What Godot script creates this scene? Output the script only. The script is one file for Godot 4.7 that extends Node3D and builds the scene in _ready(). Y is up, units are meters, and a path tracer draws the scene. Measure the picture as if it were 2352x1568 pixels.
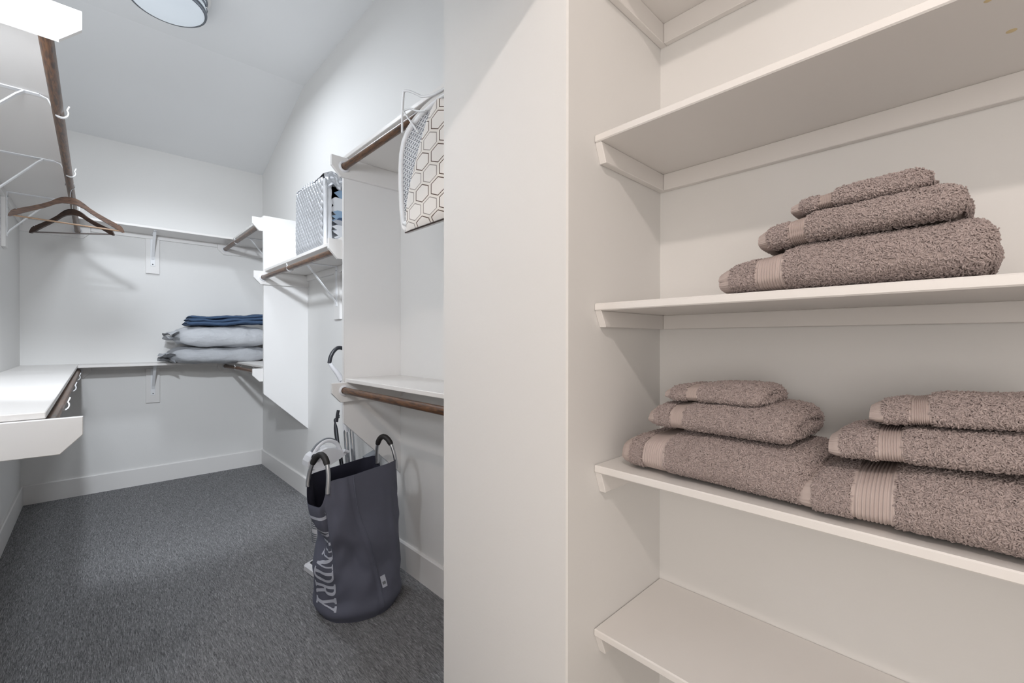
extends Node3D
# A walk-in closet seen from the hall, with a linen nook on the right.
# Plan coordinates: u runs into the closet, v runs to the right, y is up; W(u, v, y) turns them into the scene's own axes.

var M := {}
var rng := RandomNumberGenerator.new()
var used := {}

const NEAR := 0.637      # nook side wall, camera side of the pier
const PIER := 0.785      # pier face towards the doorway
const PIER_FAR := 1.132
const RIGHT := 1.223
const LEFT := -0.41
const BACK := 4.924
const P1 := 3.623        # divider panels on the right wall
const P2 := 2.173
const SHELF_FRONT := 0.910
const ROD_RIGHT := 0.900
const ROD_LEFT := -0.100
const CEIL := 3.30
const HALL_CEIL := 2.86
const UP_Y := 2.160      # undersides of the three shelf levels
const MID_Y := 1.757
const LOW_Y := 1.036

func _ready() -> void:
	rng.seed = 7
	view_and_light()
	materials()
	room()
	nook()
	closet_left()
	closet_back()
	closet_right()
	lamps()
	hangers()
	bedding()
	foil_pack()
	ironing_board()
	stick_vacuum()
	steam_mop()
	laundry_bag()
	towels()

func view_and_light() -> void:
	var cam := Camera3D.new()
	cam.name = "camera"
	cam.position = Vector3(0, 1.25, 0)
	cam.rotation = Vector3(-0.003586, -0.763123, 0.000694)
	cam.fov = rad_to_deg(2.0 * atan(784.0 / 1000.86))
	cam.near = 0.02
	cam.far = 60.0
	add_child(cam)
	var env := Environment.new()
	env.background_mode = Environment.BG_COLOR
	env.background_color = Color(0.75, 0.8, 0.88)
	env.background_energy_multiplier = 0.3
	env.tonemap_mode = Environment.TONE_MAPPER_LINEAR
	env.tonemap_exposure = 1.0
	env.sdfgi_enabled = true
	env.ssao_enabled = true
	env.ssil_enabled = true
	var we := WorldEnvironment.new()
	we.name = "world"
	we.environment = env
	add_child(we)
	# closet ceiling lamp, just under its glass
	area("closet_lamp_light", W(3.22, 0.31, 3.150), Vector3(-PI / 2.0, 0, 0), Vector2(0.34, 0.34), Color(0.94, 0.968, 1.0), 1.9)
	# added fill lamp on the left wall inside the doorway, out of view
	area("added_panel_light", W(1.235, -0.27, 1.80), Vector3(deg_to_rad(-10.0), PI, 0) + Vector3(0, PI, 0), Vector2(0.20, 0.30), Color(0.95, 0.972, 1.0), 1.65)
	# added fill spot, out of view, brightening the end of the closet
	var sp := SpotLight3D.new()
	sp.name = "added_spot_light"
	sp.position = W(0.90, -0.12, 2.30)
	sp.light_color = Color(0.94, 0.968, 1.0)
	sp.light_energy = 5.2
	sp.light_size = 0.06
	sp.spot_range = 14.0
	sp.spot_attenuation = 2.0
	sp.spot_angle = 27.0
	sp.spot_angle_attenuation = 0.4
	sp.shadow_enabled = true
	add_child(sp)
	sp.look_at_from_position(sp.position, W(4.5, 0.50, 0.75))
	# hall ceiling lamp, out of the picture on the left
	omni("hall_lamp_light", W(-0.40, -0.70, 2.70), Color(1.0, 0.945, 0.91), 1.2, 0.04)
	# unseen window in the hall's side wall, placed to light the nook
	area("unseen_window_light", W(-0.95, -2.04, 1.45), Vector3(0, -PI / 2.0, 0), Vector2(1.7, 1.6), Color(0.985, 0.972, 0.965), 1.55)

func area(called: String, at: Vector3, turn: Vector3, size: Vector2, c: Color, e: float) -> void:
	var a := AreaLight3D.new()
	a.name = called
	a.area_size = size
	a.area_range = 14.0
	a.light_color = c
	a.light_energy = e
	a.shadow_enabled = true
	a.position = at
	a.rotation = turn
	add_child(a)

func omni(called: String, at: Vector3, c: Color, e: float, size: float) -> void:
	var o := OmniLight3D.new()
	o.name = called
	o.position = at
	o.light_color = c
	o.light_energy = e
	o.light_size = size
	o.omni_range = 14.0
	o.omni_attenuation = 2.0
	o.shadow_enabled = true
	add_child(o)

# ------------------------------------------------------------------ helpers

func W(u: float, v: float, y: float) -> Vector3:
	return Vector3(v, y, -u)

func numbered(n: String) -> String:
	if not used.has(n):
		used[n] = 0
		return n
	used[n] += 1
	return "%s_%03d" % [n, used[n]]

func thing(called: String, label: String, category: String, at := Vector3.ZERO, turn := 0.0, group := "") -> Node3D:
	var o := Node3D.new()
	o.name = numbered(called)
	o.position = at
	o.rotation.y = turn
	add_child(o)
	tag(o, label, category, group)
	return o

func tag(o: Node, label: String, category: String, group := "") -> void:
	o.set_meta("label", label)
	o.set_meta("category", category)
	if group != "":
		o.set_meta("group", group)

func put(called: String, st, m: Material, parent: Node3D, label := "") -> MeshInstance3D:
	var o := MeshInstance3D.new()
	o.name = called
	o.mesh = st.commit() if st is SurfaceTool else st
	o.material_override = m
	parent.add_child(o, true)
	if label != "":
		o.set_meta("label", label)
	return o

func struct(called: String, st: SurfaceTool, m: Material, label: String, category := "") -> MeshInstance3D:
	var o := put(numbered(called), st, m, self)
	o.set_meta("kind", "structure")
	o.set_meta("label", label)
	if category == "":
		category = called.split("_")[0]
	o.set_meta("category", category)
	return o

func mb() -> SurfaceTool:
	var st := SurfaceTool.new()
	st.begin(Mesh.PRIMITIVE_TRIANGLES)
	return st

func tri(st: SurfaceTool, a: Vector3, b: Vector3, c: Vector3, out: Vector3) -> void:
	var n := (b - a).cross(c - a)
	if n.length_squared() < 1e-18:
		return
	n = n.normalized()
	if n.dot(out) < 0.0:
		n = -n
		var k := b
		b = c
		c = k
	# n now points out; front faces run clockwise, so the order is turned round
	for p in [a, c, b]:
		st.set_normal(n)
		st.add_vertex(p)

func quad(st: SurfaceTool, a: Vector3, b: Vector3, c: Vector3, d: Vector3, out: Vector3) -> void:
	tri(st, a, b, c, out)
	tri(st, a, c, d, out)

func box(st: SurfaceTool, p: Vector3, q: Vector3, c := 0.0015) -> void:
	var lo := Vector3(min(p.x, q.x), min(p.y, q.y), min(p.z, q.z))
	var hi := Vector3(max(p.x, q.x), max(p.y, q.y), max(p.z, q.z))
	var mid := (lo + hi) * 0.5
	c = min(c, 0.3 * min(hi.x - lo.x, min(hi.y - lo.y, hi.z - lo.z)))
	var h := (hi - lo) * 0.5
	var pt := func(s: Vector3, axis: int) -> Vector3:
		var r := h - Vector3(c, c, c)
		r[axis] = h[axis]
		return mid + Vector3(s.x * r.x, s.y * r.y, s.z * r.z)
	for axis in 3:
		var b1 := (axis + 1) % 3
		var b2 := (axis + 2) % 3
		for s in [-1.0, 1.0]:
			var k := []
			for e in [[-1, -1], [1, -1], [1, 1], [-1, 1]]:
				var sg := Vector3.ZERO
				sg[axis] = s
				sg[b1] = e[0]
				sg[b2] = e[1]
				k.append(pt.call(sg, axis))
			var out := Vector3.ZERO
			out[axis] = s
			quad(st, k[0], k[1], k[2], k[3], out)
		if c > 0.0:
			for s1 in [-1.0, 1.0]:
				for s2 in [-1.0, 1.0]:
					var g0 := Vector3.ZERO
					g0[b1] = s1
					g0[b2] = s2
					var g1 := g0
					g0[axis] = -1.0
					g1[axis] = 1.0
					var out2 := Vector3.ZERO
					out2[b1] = s1
					out2[b2] = s2
					quad(st, pt.call(g0, b1), pt.call(g1, b1), pt.call(g1, b2), pt.call(g0, b2), out2)
	if c > 0.0:
		for sx in [-1.0, 1.0]:
			for sy in [-1.0, 1.0]:
				for sz in [-1.0, 1.0]:
					var s3 := Vector3(sx, sy, sz)
					tri(st, pt.call(s3, 0), pt.call(s3, 1), pt.call(s3, 2), s3)

# polygon (list of points in one plane) pushed along ext
func prism(st: SurfaceTool, poly: Array, ext: Vector3, bevel := 0.0) -> void:
	var n := ext.normalized()
	var o: Vector3 = poly[0]
	var ax := ((poly[1] as Vector3) - o).normalized()
	var ay := n.cross(ax)
	var flat := PackedVector2Array()
	for p in poly:
		flat.append(Vector2((p - o).dot(ax), (p - o).dot(ay)))
	var inner := flat
	if bevel > 0.0:
		var off := Geometry2D.offset_polygon(flat, -bevel, Geometry2D.JOIN_MITER)
		if off.size() == 1 and off[0].size() == flat.size():
			# line the inset outline up with the outer one
			var best := 0
			var bd := INF
			for k in flat.size():
				var dd := 0.0
				for i in flat.size():
					dd += (off[0][(i + k) % flat.size()] as Vector2).distance_squared_to(flat[i])
				if dd < bd:
					bd = dd
					best = k
			inner = PackedVector2Array()
			for i in flat.size():
				inner.append(off[0][(i + best) % flat.size()])
		else:
			bevel = 0.0
	var to3 := func(q: Vector2, d: float) -> Vector3: return o + ax * q.x + ay * q.y + n * d
	var L := ext.length()
	var t := Geometry2D.triangulate_polygon(inner)
	for i in range(0, t.size(), 3):
		tri(st, to3.call(inner[t[i]], 0.0), to3.call(inner[t[i + 1]], 0.0), to3.call(inner[t[i + 2]], 0.0), -n)
		tri(st, to3.call(inner[t[i]], L), to3.call(inner[t[i + 1]], L), to3.call(inner[t[i + 2]], L), n)
	var area := 0.0
	for i in flat.size():
		area += flat[i].cross(flat[(i + 1) % flat.size()])
	for i in flat.size():
		var j := (i + 1) % flat.size()
		var e := flat[j] - flat[i]
		var out2: Vector2 = Vector2(e.y, -e.x) * signf(area)
		var out: Vector3 = ax * out2.x + ay * out2.y
		quad(st, to3.call(flat[i], bevel), to3.call(flat[j], bevel), to3.call(flat[j], L - bevel), to3.call(flat[i], L - bevel), out)
		if bevel > 0.0:
			quad(st, to3.call(flat[i], bevel), to3.call(flat[j], bevel), to3.call(inner[j], 0.0), to3.call(inner[i], 0.0), out.normalized() - n)
			quad(st, to3.call(flat[i], L - bevel), to3.call(flat[j], L - bevel), to3.call(inner[j], L), to3.call(inner[i], L), out.normalized() + n)

# a grid of points with smooth normals; wrap joins the last column to the first
func grid(st: SurfaceTool, P: Array, rows: int, cols: int, wrap := false, flip := false, uv_scale := Vector2.ONE) -> void:
	var N := PackedVector3Array()
	N.resize(rows * cols)
	for i in rows:
		for j in cols:
			var i0 := maxi(i - 1, 0)
			var i1 := mini(i + 1, rows - 1)
			var j0 := posmod(j - 1, cols) if wrap else maxi(j - 1, 0)
			var j1 := (j + 1) % cols if wrap else mini(j + 1, cols - 1)
			var d1: Vector3 = P[i1 * cols + j] - P[i0 * cols + j]
			var d2: Vector3 = P[i * cols + j1] - P[i * cols + j0]
			var n := d1.cross(d2)
			if n.length_squared() < 1e-20:
				n = Vector3.UP
			N[i * cols + j] = n.normalized() * (-1.0 if flip else 1.0)
	var last := cols if wrap else cols - 1
	for i in rows - 1:
		for j in last:
			var j1 := (j + 1) % cols
			var a := i * cols + j
			var b := i * cols + j1
			var c := (i + 1) * cols + j1
			var d := (i + 1) * cols + j
			var order := [a, b, c, a, c, d]
			if flip:
				order = [a, c, b, a, d, c]
			for k in order:
				st.set_normal(N[k])
				st.set_uv(Vector2(float(k % cols) / (cols - 1), float(k / cols) / (rows - 1)) * uv_scale)
				st.add_vertex(P[k])

func tube(st: SurfaceTool, pts: Array, r, segs := 12, cap := true) -> void:
	var n := pts.size()
	var P := []
	var t0: Vector3 = ((pts[1] as Vector3) - pts[0]).normalized()
	var side := t0.cross(Vector3.UP if absf(t0.y) < 0.9 else Vector3.RIGHT).normalized()
	for i in n:
		var t: Vector3 = ((pts[mini(i + 1, n - 1)] as Vector3) - pts[maxi(i - 1, 0)]).normalized()
		side = (side - t * side.dot(t)).normalized()
		var up := t.cross(side)
		var rr: float = r[i] if r is Array else r
		for k in segs:
			var a := TAU * k / segs
			P.append((pts[i] as Vector3) + (side * cos(a) + up * sin(a)) * rr)
	grid(st, P, n, segs, true, false)
	if cap:
		for e in [0, n - 1]:
			var c: Vector3 = pts[e]
			var out: Vector3 = (c - pts[1]) if e == 0 else (c - pts[n - 2])
			for k in segs:
				tri(st, c, P[e * segs + k], P[e * segs + (k + 1) % segs], out)

func smooth_path(pts: Array, per := 6) -> Array:
	var out := []
	var n := pts.size()
	for i in n - 1:
		var p0: Vector3 = pts[maxi(i - 1, 0)]
		var p1: Vector3 = pts[i]
		var p2: Vector3 = pts[i + 1]
		var p3: Vector3 = pts[mini(i + 2, n - 1)]
		for k in per:
			out.append(p1.cubic_interpolate(p2, p0, p3, float(k) / per))
	out.append(pts[n - 1])
	return out

# profile of (radius, height) turned about the axis through c
func lathe(st: SurfaceTool, prof: Array, c: Vector3, segs := 48, axis := Vector3.UP) -> void:
	var sx := axis.cross(Vector3.FORWARD if absf(axis.z) < 0.9 else Vector3.RIGHT).normalized()
	var sy := axis.cross(sx)
	var P := []
	for p in prof:
		for k in segs:
			var a := TAU * k / segs
			P.append(c + axis * p[1] + (sx * cos(a) + sy * sin(a)) * p[0])
	grid(st, P, prof.size(), segs, true, true)

# flat metal strip of the given width following pts; across is the width direction
func ribbon(st: SurfaceTool, pts: Array, across: Vector3, w: float, th: float) -> void:
	var n := pts.size()
	var ring := []
	for i in n:
		var t: Vector3 = ((pts[mini(i + 1, n - 1)] as Vector3) - pts[maxi(i - 1, 0)]).normalized()
		var nn := t.cross(across).normalized()
		var a := across * w * 0.5
		var b := nn * th * 0.5
		var p: Vector3 = pts[i]
		ring.append([p + a + b, p - a + b, p - a - b, p + a - b, nn])
	for i in n - 1:
		var r0: Array = ring[i]
		var r1: Array = ring[i + 1]
		var nn2: Vector3 = r0[4]
		quad(st, r0[0], r0[1], r1[1], r1[0], nn2)
		quad(st, r0[2], r0[3], r1[3], r1[2], -nn2)
		quad(st, r0[1], r0[2], r1[2], r1[1], -across)
		quad(st, r0[3], r0[0], r1[0], r1[3], across)
	quad(st, ring[0][0], ring[0][1], ring[0][2], ring[0][3], (pts[0] as Vector3) - pts[1])
	quad(st, ring[n - 1][0], ring[n - 1][1], ring[n - 1][2], ring[n - 1][3], (pts[n - 1] as Vector3) - pts[n - 2])

# ------------------------------------------------------------------ materials

func mat(c: Color, rough: float, metal := 0.0) -> StandardMaterial3D:
	var m := StandardMaterial3D.new()
	m.albedo_color = c
	m.roughness = rough
	m.metallic = metal
	return m

func noise_tex(f: float, oct: int, seed_: int, ramp := [], w := 512, normal := 0.0) -> NoiseTexture2D:
	var n := FastNoiseLite.new()
	n.seed = seed_
	n.frequency = f
	n.fractal_octaves = oct
	var t := NoiseTexture2D.new()
	t.width = w
	t.height = w
	t.seamless = true
	t.noise = n
	if normal > 0.0:
		t.as_normal_map = true
		t.bump_strength = normal
	if ramp.size() > 0:
		var g := Gradient.new()
		g.offsets = PackedFloat32Array(ramp[0])
		g.colors = PackedColorArray(ramp[1])
		t.color_ramp = g
	return t

func triplanar(m: StandardMaterial3D, s: Vector3) -> void:
	m.uv1_triplanar = true
	m.uv1_scale = s

func materials() -> void:
	var wall := mat(Color8(232, 231, 229), 0.62)
	wall.normal_enabled = true
	wall.normal_texture = noise_tex(0.06, 3, 3, [], 512, 1.2)
	wall.normal_scale = 0.12
	triplanar(wall, Vector3(2.2, 2.2, 2.2))
	M.wall = wall
	M.ceiling = mat(Color8(238, 239, 240), 0.8)
	M.trim = mat(Color8(233, 231, 229), 0.42)
	M.shelf = mat(Color8(234, 231, 228), 0.40)
	M.panel = mat(Color8(236, 235, 234), 0.36)
	M.white_metal = mat(Color8(240, 241, 243), 0.35)
	M.chrome = mat(Color8(205, 208, 212), 0.16, 1.0)
	M.dark_chrome = mat(Color8(120, 126, 134), 0.22, 1.0)
	M.alu = mat(Color8(200, 203, 208), 0.34, 0.9)
	M.black_foam = mat(Color8(38, 36, 36), 0.6)
	M.white_plastic = mat(Color8(226, 226, 229), 0.28)
	M.grey_plastic = mat(Color8(120, 124, 130), 0.4)
	M.dark_plastic = mat(Color8(44, 45, 50), 0.35)
	M.tank = mat(Color8(120, 132, 150), 0.15)
	# carpet: streaks along the closet, several greys
	var s := 1024
	var img := Image.create(s, s, false, Image.FORMAT_RGB8)
	var hmp := Image.create(s, s, false, Image.FORMAT_RGB8)
	var r := RandomNumberGenerator.new()
	r.seed = 41
	var val := PackedFloat32Array()
	val.resize(s * s)
	val.fill(0.0)
	for k in 90000:
		var x := r.randi_range(0, s - 1)
		var y := r.randi_range(0, s - 1)
		var ln := r.randi_range(5, 26)
		var d := r.randfn(0.0, 0.55)
		var wd := r.randi_range(1, 2)
		for i in ln:
			for j in wd:
				val[((y + i) % s) * s + (x + j) % s] += d
	for y in s:
		for x in s:
			var q := clampf(0.5 + 0.30 * val[y * s + x] + r.randfn(0.0, 0.06), 0.0, 1.0)
			img.set_pixel(x, y, Color8(82, 82, 84).lerp(Color8(162, 162, 163), q))
			hmp.set_pixel(x, y, Color(q, q, q))
	var carpet := mat(Color(1, 1, 1), 0.95)
	carpet.albedo_texture = ImageTexture.create_from_image(img)
	hmp.bump_map_to_normal_map(3.0)
	carpet.normal_enabled = true
	carpet.normal_texture = ImageTexture.create_from_image(hmp)
	carpet.normal_scale = 0.6
	triplanar(carpet, Vector3(0.9, 0.9, 0.9))
	M.carpet = carpet
	# dark brown stained closet rods: grain runs along the rod (z)
	var wood := mat(Color(1, 1, 1), 0.34)
	wood.albedo_texture = noise_tex(0.02, 4, 9, [[0.25, 0.45, 0.6, 0.8], [Color8(50, 32, 20), Color8(88, 58, 36), Color8(118, 80, 48), Color8(68, 46, 31)]])
	wood.clearcoat_enabled = true
	wood.clearcoat = 0.1
	wood.clearcoat_roughness = 0.3
	triplanar(wood, Vector3(9.0, 9.0, 0.9))
	M.rod = wood
	var hw := mat(Color(1, 1, 1), 0.38)
	hw.albedo_texture = noise_tex(0.03, 4, 5, [[0.2, 0.5, 0.8], [Color8(66, 48, 38), Color8(96, 70, 54), Color8(112, 84, 66)]])
	triplanar(hw, Vector3(1.5, 9.0, 9.0))
	M.hanger = hw
	var hb := hw.duplicate()
	hb.albedo_color = Color(0.66, 0.66, 0.68)
	M.hanger_dark = hb
	M.dowel = mat(Color8(168, 138, 112), 0.45)
	M.dowel_grey = mat(Color8(112, 104, 100), 0.4)
	var foil := mat(Color8(205, 207, 211), 0.40, 0.55)
	M.foil = foil
	M.foil_plain = mat(Color8(214, 217, 222), 0.30, 0.5)
	M.sheet_white = mat(Color8(236, 238, 242), 0.4)
	M.sheet_grey = mat(Color8(186, 190, 198), 0.35)
	M.sheet_blue = mat(Color8(150, 178, 206), 0.3)
	M.sheet_navy = mat(Color8(62, 84, 116), 0.35)
	M.gap_shade = mat(Color8(28, 28, 32), 0.5)
	var pil := mat(Color8(196, 198, 202), 0.85)
	pil.normal_enabled = true
	pil.normal_texture = noise_tex(0.012, 4, 12, [], 512, 8.0)
	pil.normal_scale = 0.9
	triplanar(pil, Vector3(2.0, 4.0, 2.0))
	M.pillow = pil
	var pil2 := pil.duplicate()
	pil2.albedo_color = Color8(176, 178, 182)
	M.pillow_dark = pil2
	var blue := mat(Color8(66, 88, 118), 0.85)
	blue.normal_enabled = true
	blue.normal_texture = noise_tex(0.01, 4, 22, [], 512, 8.0)
	blue.normal_scale = 0.6
	triplanar(blue, Vector3(2.0, 5.0, 2.0))
	M.blue = blue
	var bag := mat(Color8(94, 97, 112), 0.72)
	bag.normal_enabled = true
	bag.normal_texture = noise_tex(0.012, 4, 31, [], 512, 6.0)
	bag.normal_scale = 0.12
	triplanar(bag, Vector3(2.0, 2.0, 2.0))
	M.bag = bag
	M.bag_in = mat(Color8(48, 50, 66), 0.75)
	M.print = mat(Color8(196, 200, 212), 0.6)
	var terry := mat(Color(1, 1, 1), 0.95)
	terry.vertex_color_use_as_albedo = true
	M.terry = terry
	M.terry_base = mat(Color8(150, 137, 132), 1.0)
	var band := mat(Color8(189, 175, 170), 0.72)
	M.band = band
	M.hem = mat(Color8(182, 168, 163), 0.8)
	M.hex = hex_material()
	M.cover = mat(Color8(232, 230, 228), 0.7)
	var gl := mat(Color8(214, 220, 226), 0.25)
	gl.emission_enabled = true
	gl.emission = Color(0.86, 0.91, 0.95)
	gl.emission_energy_multiplier = 0.28
	M.lamp_glass = gl
	var wl := mat(Color8(230, 225, 220), 0.3)
	wl.emission_enabled = true
	wl.emission = Color(1.0, 0.96, 0.92)
	wl.emission_energy_multiplier = 1.0
	M.unseen_window_glow = wl

# printed honeycomb: separate hexagon outlines, some brown, some grey
func hex_material() -> StandardMaterial3D:
	var w := 1024
	var h := 392
	var img := Image.create(w, h, false, Image.FORMAT_RGB8)
	var px := 0.2908 / w
	for y in h:
		for x in w:
			var p := Vector2((x + 0.5) * px, (y + 0.5) * px)
			var best := INF
			var who := Vector2i.ZERO
			for row in range(-1, 4):
				for col in range(-1, 6):
					var c := Vector2((col + (0.5 if posmod(row, 2) == 1 else 0.0)) * 0.0727, row * 0.0556)
					var q := (p - c).abs()
					var dx := q.x / 0.0315
					var dy := (q.y + q.x * 0.5) / 0.0325
					var d := maxf(dx, dy)
					if d < best:
						best = d
						who = Vector2i(posmod(col, 4), posmod(row, 2))
			var col2 := Color8(233, 227, 220)
			if best < 0.90:
				col2 = Color8(236, 231, 226)
			elif best < 1.0:
				var brown := (who.x + 2 * who.y) % 4 < 2
				col2 = Color8(78, 56, 40) if brown else Color8(150, 142, 136)
			img.set_pixel(x, y, col2)
	var m := mat(Color(1, 1, 1), 0.75)
	m.albedo_texture = ImageTexture.create_from_image(img)
	return m

# ------------------------------------------------------------------ room

func room() -> void:
	var st := mb()
	box(st, W(-2.3, -2.2, -0.08), W(0.70, 1.4, 0.0), 0.0)  # unseen hall floor, pale so that it bounces light into the nook
	struct("floor_hall", st, mat(Color8(202, 197, 190), 0.5), "unseen hall floor outside the closet, pale to bounce light into the nook", "floor")
	st = mb()
	box(st, W(0.70, -0.6, -0.08), W(5.1, 1.4, 0.0), 0.0)
	struct("floor", st, M.carpet, "grey streaked carpet over the whole closet floor")
	st = mb()
	box(st, W(BACK, -0.6, 0.0), W(BACK + 0.12, 1.4, 3.6), 0.0)
	struct("wall_back", st, M.wall, "white painted end wall of the closet under the sloped ceiling")
	st = mb()
	box(st, W(0.757, LEFT - 0.12, 0.0), W(BACK, LEFT, 3.6), 0.0)
	struct("wall_left", st, M.wall, "white painted long wall behind the near shelves and hanging rods")
	st = mb()
	box(st, W(PIER_FAR, RIGHT, 0.0), W(BACK, RIGHT + 0.12, 3.6), 0.0)
	struct("wall_right", st, M.wall, "white painted long wall behind the divider panels")
	# pier between nook and closet, with softly rounded corners
	st = mb()
	box(st, W(NEAR, PIER, 0.0), W(PIER_FAR, RIGHT + 0.12, CEIL), 0.004)
	struct("wall_partition", st, M.wall, "white painted pier between the closet doorway and the towel shelves")
	st = mb()
	box(st, W(NEAR, LEFT - 0.12, 0.0), W(0.757, -0.30, 2.14), 0.004)
	box(st, W(NEAR, -2.2, 0.0), W(0.757, LEFT - 0.12, CEIL), 0.0)
	box(st, W(NEAR, LEFT - 0.12, 2.14), W(0.757, PIER, CEIL), 0.0)
	struct("wall_front", st, M.wall, "white painted wall round the closet doorway")
	# nook and hall
	st = mb()
	box(st, W(-2.3, RIGHT, 0.0), W(NEAR, RIGHT + 0.12, CEIL), 0.0)
	struct("wall_nook", st, M.wall, "white painted wall behind the towel shelves")
	st = mb()
	box(st, W(-0.60, 0.785, 0.0), W(-0.48, RIGHT, CEIL), 0.004)
	struct("wall_nook_side", st, M.wall, "white painted wall closing the far end of the towel shelves", "wall")
	st = mb()
	box(st, W(-2.3, -2.2, 0.0), W(-1.85, -2.08, CEIL), 0.0)
	box(st, W(-0.05, -2.2, 0.0), W(NEAR, -2.08, CEIL), 0.0)
	box(st, W(-1.85, -2.2, 0.0), W(-0.05, -2.08, 0.60), 0.0)
	box(st, W(-1.85, -2.2, 2.30), W(-0.05, -2.08, CEIL), 0.0)
	struct("wall_hall_side", st, M.wall, "white painted side wall of the hall round its unseen window", "wall")
	st = mb()
	box(st, W(-2.3, -2.2, 0.0), W(-2.18, RIGHT, CEIL), 0.0)
	struct("wall_hall_rear", st, M.wall, "white painted rear wall of the hall", "wall")
	st = mb()
	box(st, W(-1.85, -2.16, 0.60), W(-0.05, -2.15, 2.30), 0.0)  # unseen glowing window, placed to light the nook
	struct("window_1", st, M.unseen_window_glow, "bright unseen window in the side wall of the hall, placed to light the nook", "window")
	st = mb()
	box(st, W(-2.3, -2.2, HALL_CEIL), W(NEAR, RIGHT + 0.12, HALL_CEIL + 0.1), 0.0)
	struct("ceiling_hall", st, M.ceiling, "white flat ceiling of the hall", "ceiling")
	# closet ceiling: flat, then sloping down to the end wall, one slab
	st = mb()
	prism(st, [W(0.6, -0.55, CEIL), W(3.718, -0.55, CEIL), W(BACK + 0.12, -0.55, CEIL - 0.392 - 0.039), W(BACK + 0.12, -0.55, CEIL + 0.12), W(0.6, -0.55, CEIL + 0.12)], Vector3(1.95, 0, 0))
	struct("ceiling", st, M.ceiling, "white closet ceiling that slopes down to the end wall")
	var hb := 0.147
	st = mb()
	board_run(st, [W(BACK - 0.015, LEFT, 0), W(BACK, LEFT, 0)], RIGHT - LEFT, Vector3(1, 0, 0), hb)
	struct("baseboard_back", st, M.trim, "white baseboard along the end wall")
	st = mb()
	board_run(st, [W(0.757, LEFT + 0.015, 0), W(0.757, LEFT, 0)], BACK - 0.757 - 0.015, Vector3(0, 0, -1), hb)
	struct("baseboard_left", st, M.trim, "white baseboard along the long wall under the near shelves")
	st = mb()
	board_run(st, [W(PIER_FAR, RIGHT - 0.015, 0), W(PIER_FAR, RIGHT, 0)], BACK - PIER_FAR - 0.015, Vector3(0, 0, -1), hb)
	struct("baseboard_right", st, M.trim, "white baseboard under the divider panels behind the laundry bag")

# a baseboard: foot[0] is its room side, foot[1] its wall side
func board_run(st: SurfaceTool, foot: Array, length: float, along: Vector3, h: float) -> void:
	var a: Vector3 = foot[0]
	var b: Vector3 = foot[1]
	var up := Vector3.UP
	prism(st, [a, a + up * (h - 0.006), a.lerp(b, 0.35) + up * h, b + up * h, b], along * length)

# ------------------------------------------------------------------ nook shelves

func nook() -> void:
	var spec := [
		[2.176, 2.118, "white nook shelf seen from below at the very top of the photo"],
		[1.735, 1.688, "white nook shelf whose wide grey underside shows above the upper towel stack"],
		[1.322, 1.282, "white nook shelf that carries the single stack of three towels"],
		[0.924, 0.872, "white nook shelf that carries two towel stacks side by side"],
		[0.520, 0.472, "lowest white nook shelf, empty, at the bottom edge of the photo"]]
	for s in spec:
		var t := thing("nook_shelf", s[2], "shelf", W(0.1, 1.05, s[0]), 0.0, "white shelves in the towel nook")
		var o := t.position
		var st := mb()
		box(st, W(NEAR - 0.001, 0.888, s[0]) - o, W(-0.479, RIGHT - 0.001, s[0] + 0.018) - o, 0.0025)
		put("shelf_board", st, M.shelf, t)
		st = mb()
		prism(st, [W(NEAR, 0.892, s[0]) - o, W(NEAR, 0.912, s[1]) - o, W(NEAR, RIGHT, s[1]) - o, W(NEAR, RIGHT, s[0]) - o], Vector3(0, 0, 0.019), 0.0015)
		put("side_cleat", st, M.shelf, t)
		st = mb()
		box(st, W(NEAR - 0.0195, RIGHT - 0.019, s[0]) - o, W(-0.479, RIGHT, s[1]) - o)
		put("back_cleat", st, M.shelf, t)
		if s[0] == 1.735:
			for q in [[2320.0, 72.0, 0.007], [2266.0, 3.0, 0.005]]:
				st = mb()
				var d := Vector3((q[0] - 1176.0) / 1000.86, (784.0 - q[1]) / 1000.86, 1.0)
				var k: float = (s[0] - 1.25) / (d.y - 0.0036)
				var uu := k * (0.7227 * d.z - 0.6911 * d.x)
				var vv := k * (0.6911 * d.z + 0.7227 * d.x)
				lathe(st, [[0.0, -0.0014], [q[2] * 0.5, -0.0011], [q[2], 0.0003]], W(uu, vv, s[0]) - o, 16)
				put("stain", st, mat(Color8(222, 203, 158), 0.5), t, "small yellowish drip")

# ------------------------------------------------------------------ closet shelves and rods

# board that carries a rod end, outline from the wall (side = +1 for the right wall, -1 for the left), its near face at u
func end_board(top: float, side: float, u0: float, u1: float, o: Vector3) -> SurfaceTool:
	var wall := RIGHT if side > 0 else LEFT
	var v := func(d: float) -> float: return wall - side * d
	var st := mb()
	prism(st, [W(u0, v.call(0.0), top) - o, W(u0, v.call(0.385), top) - o, W(u0, v.call(0.385), top - 0.050) - o, W(u0, v.call(0.340), top - 0.098) - o, W(u0, v.call(0.0), top - 0.094) - o], Vector3(0, 0, -(u1 - u0)), 0.0015)
	return st

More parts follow.
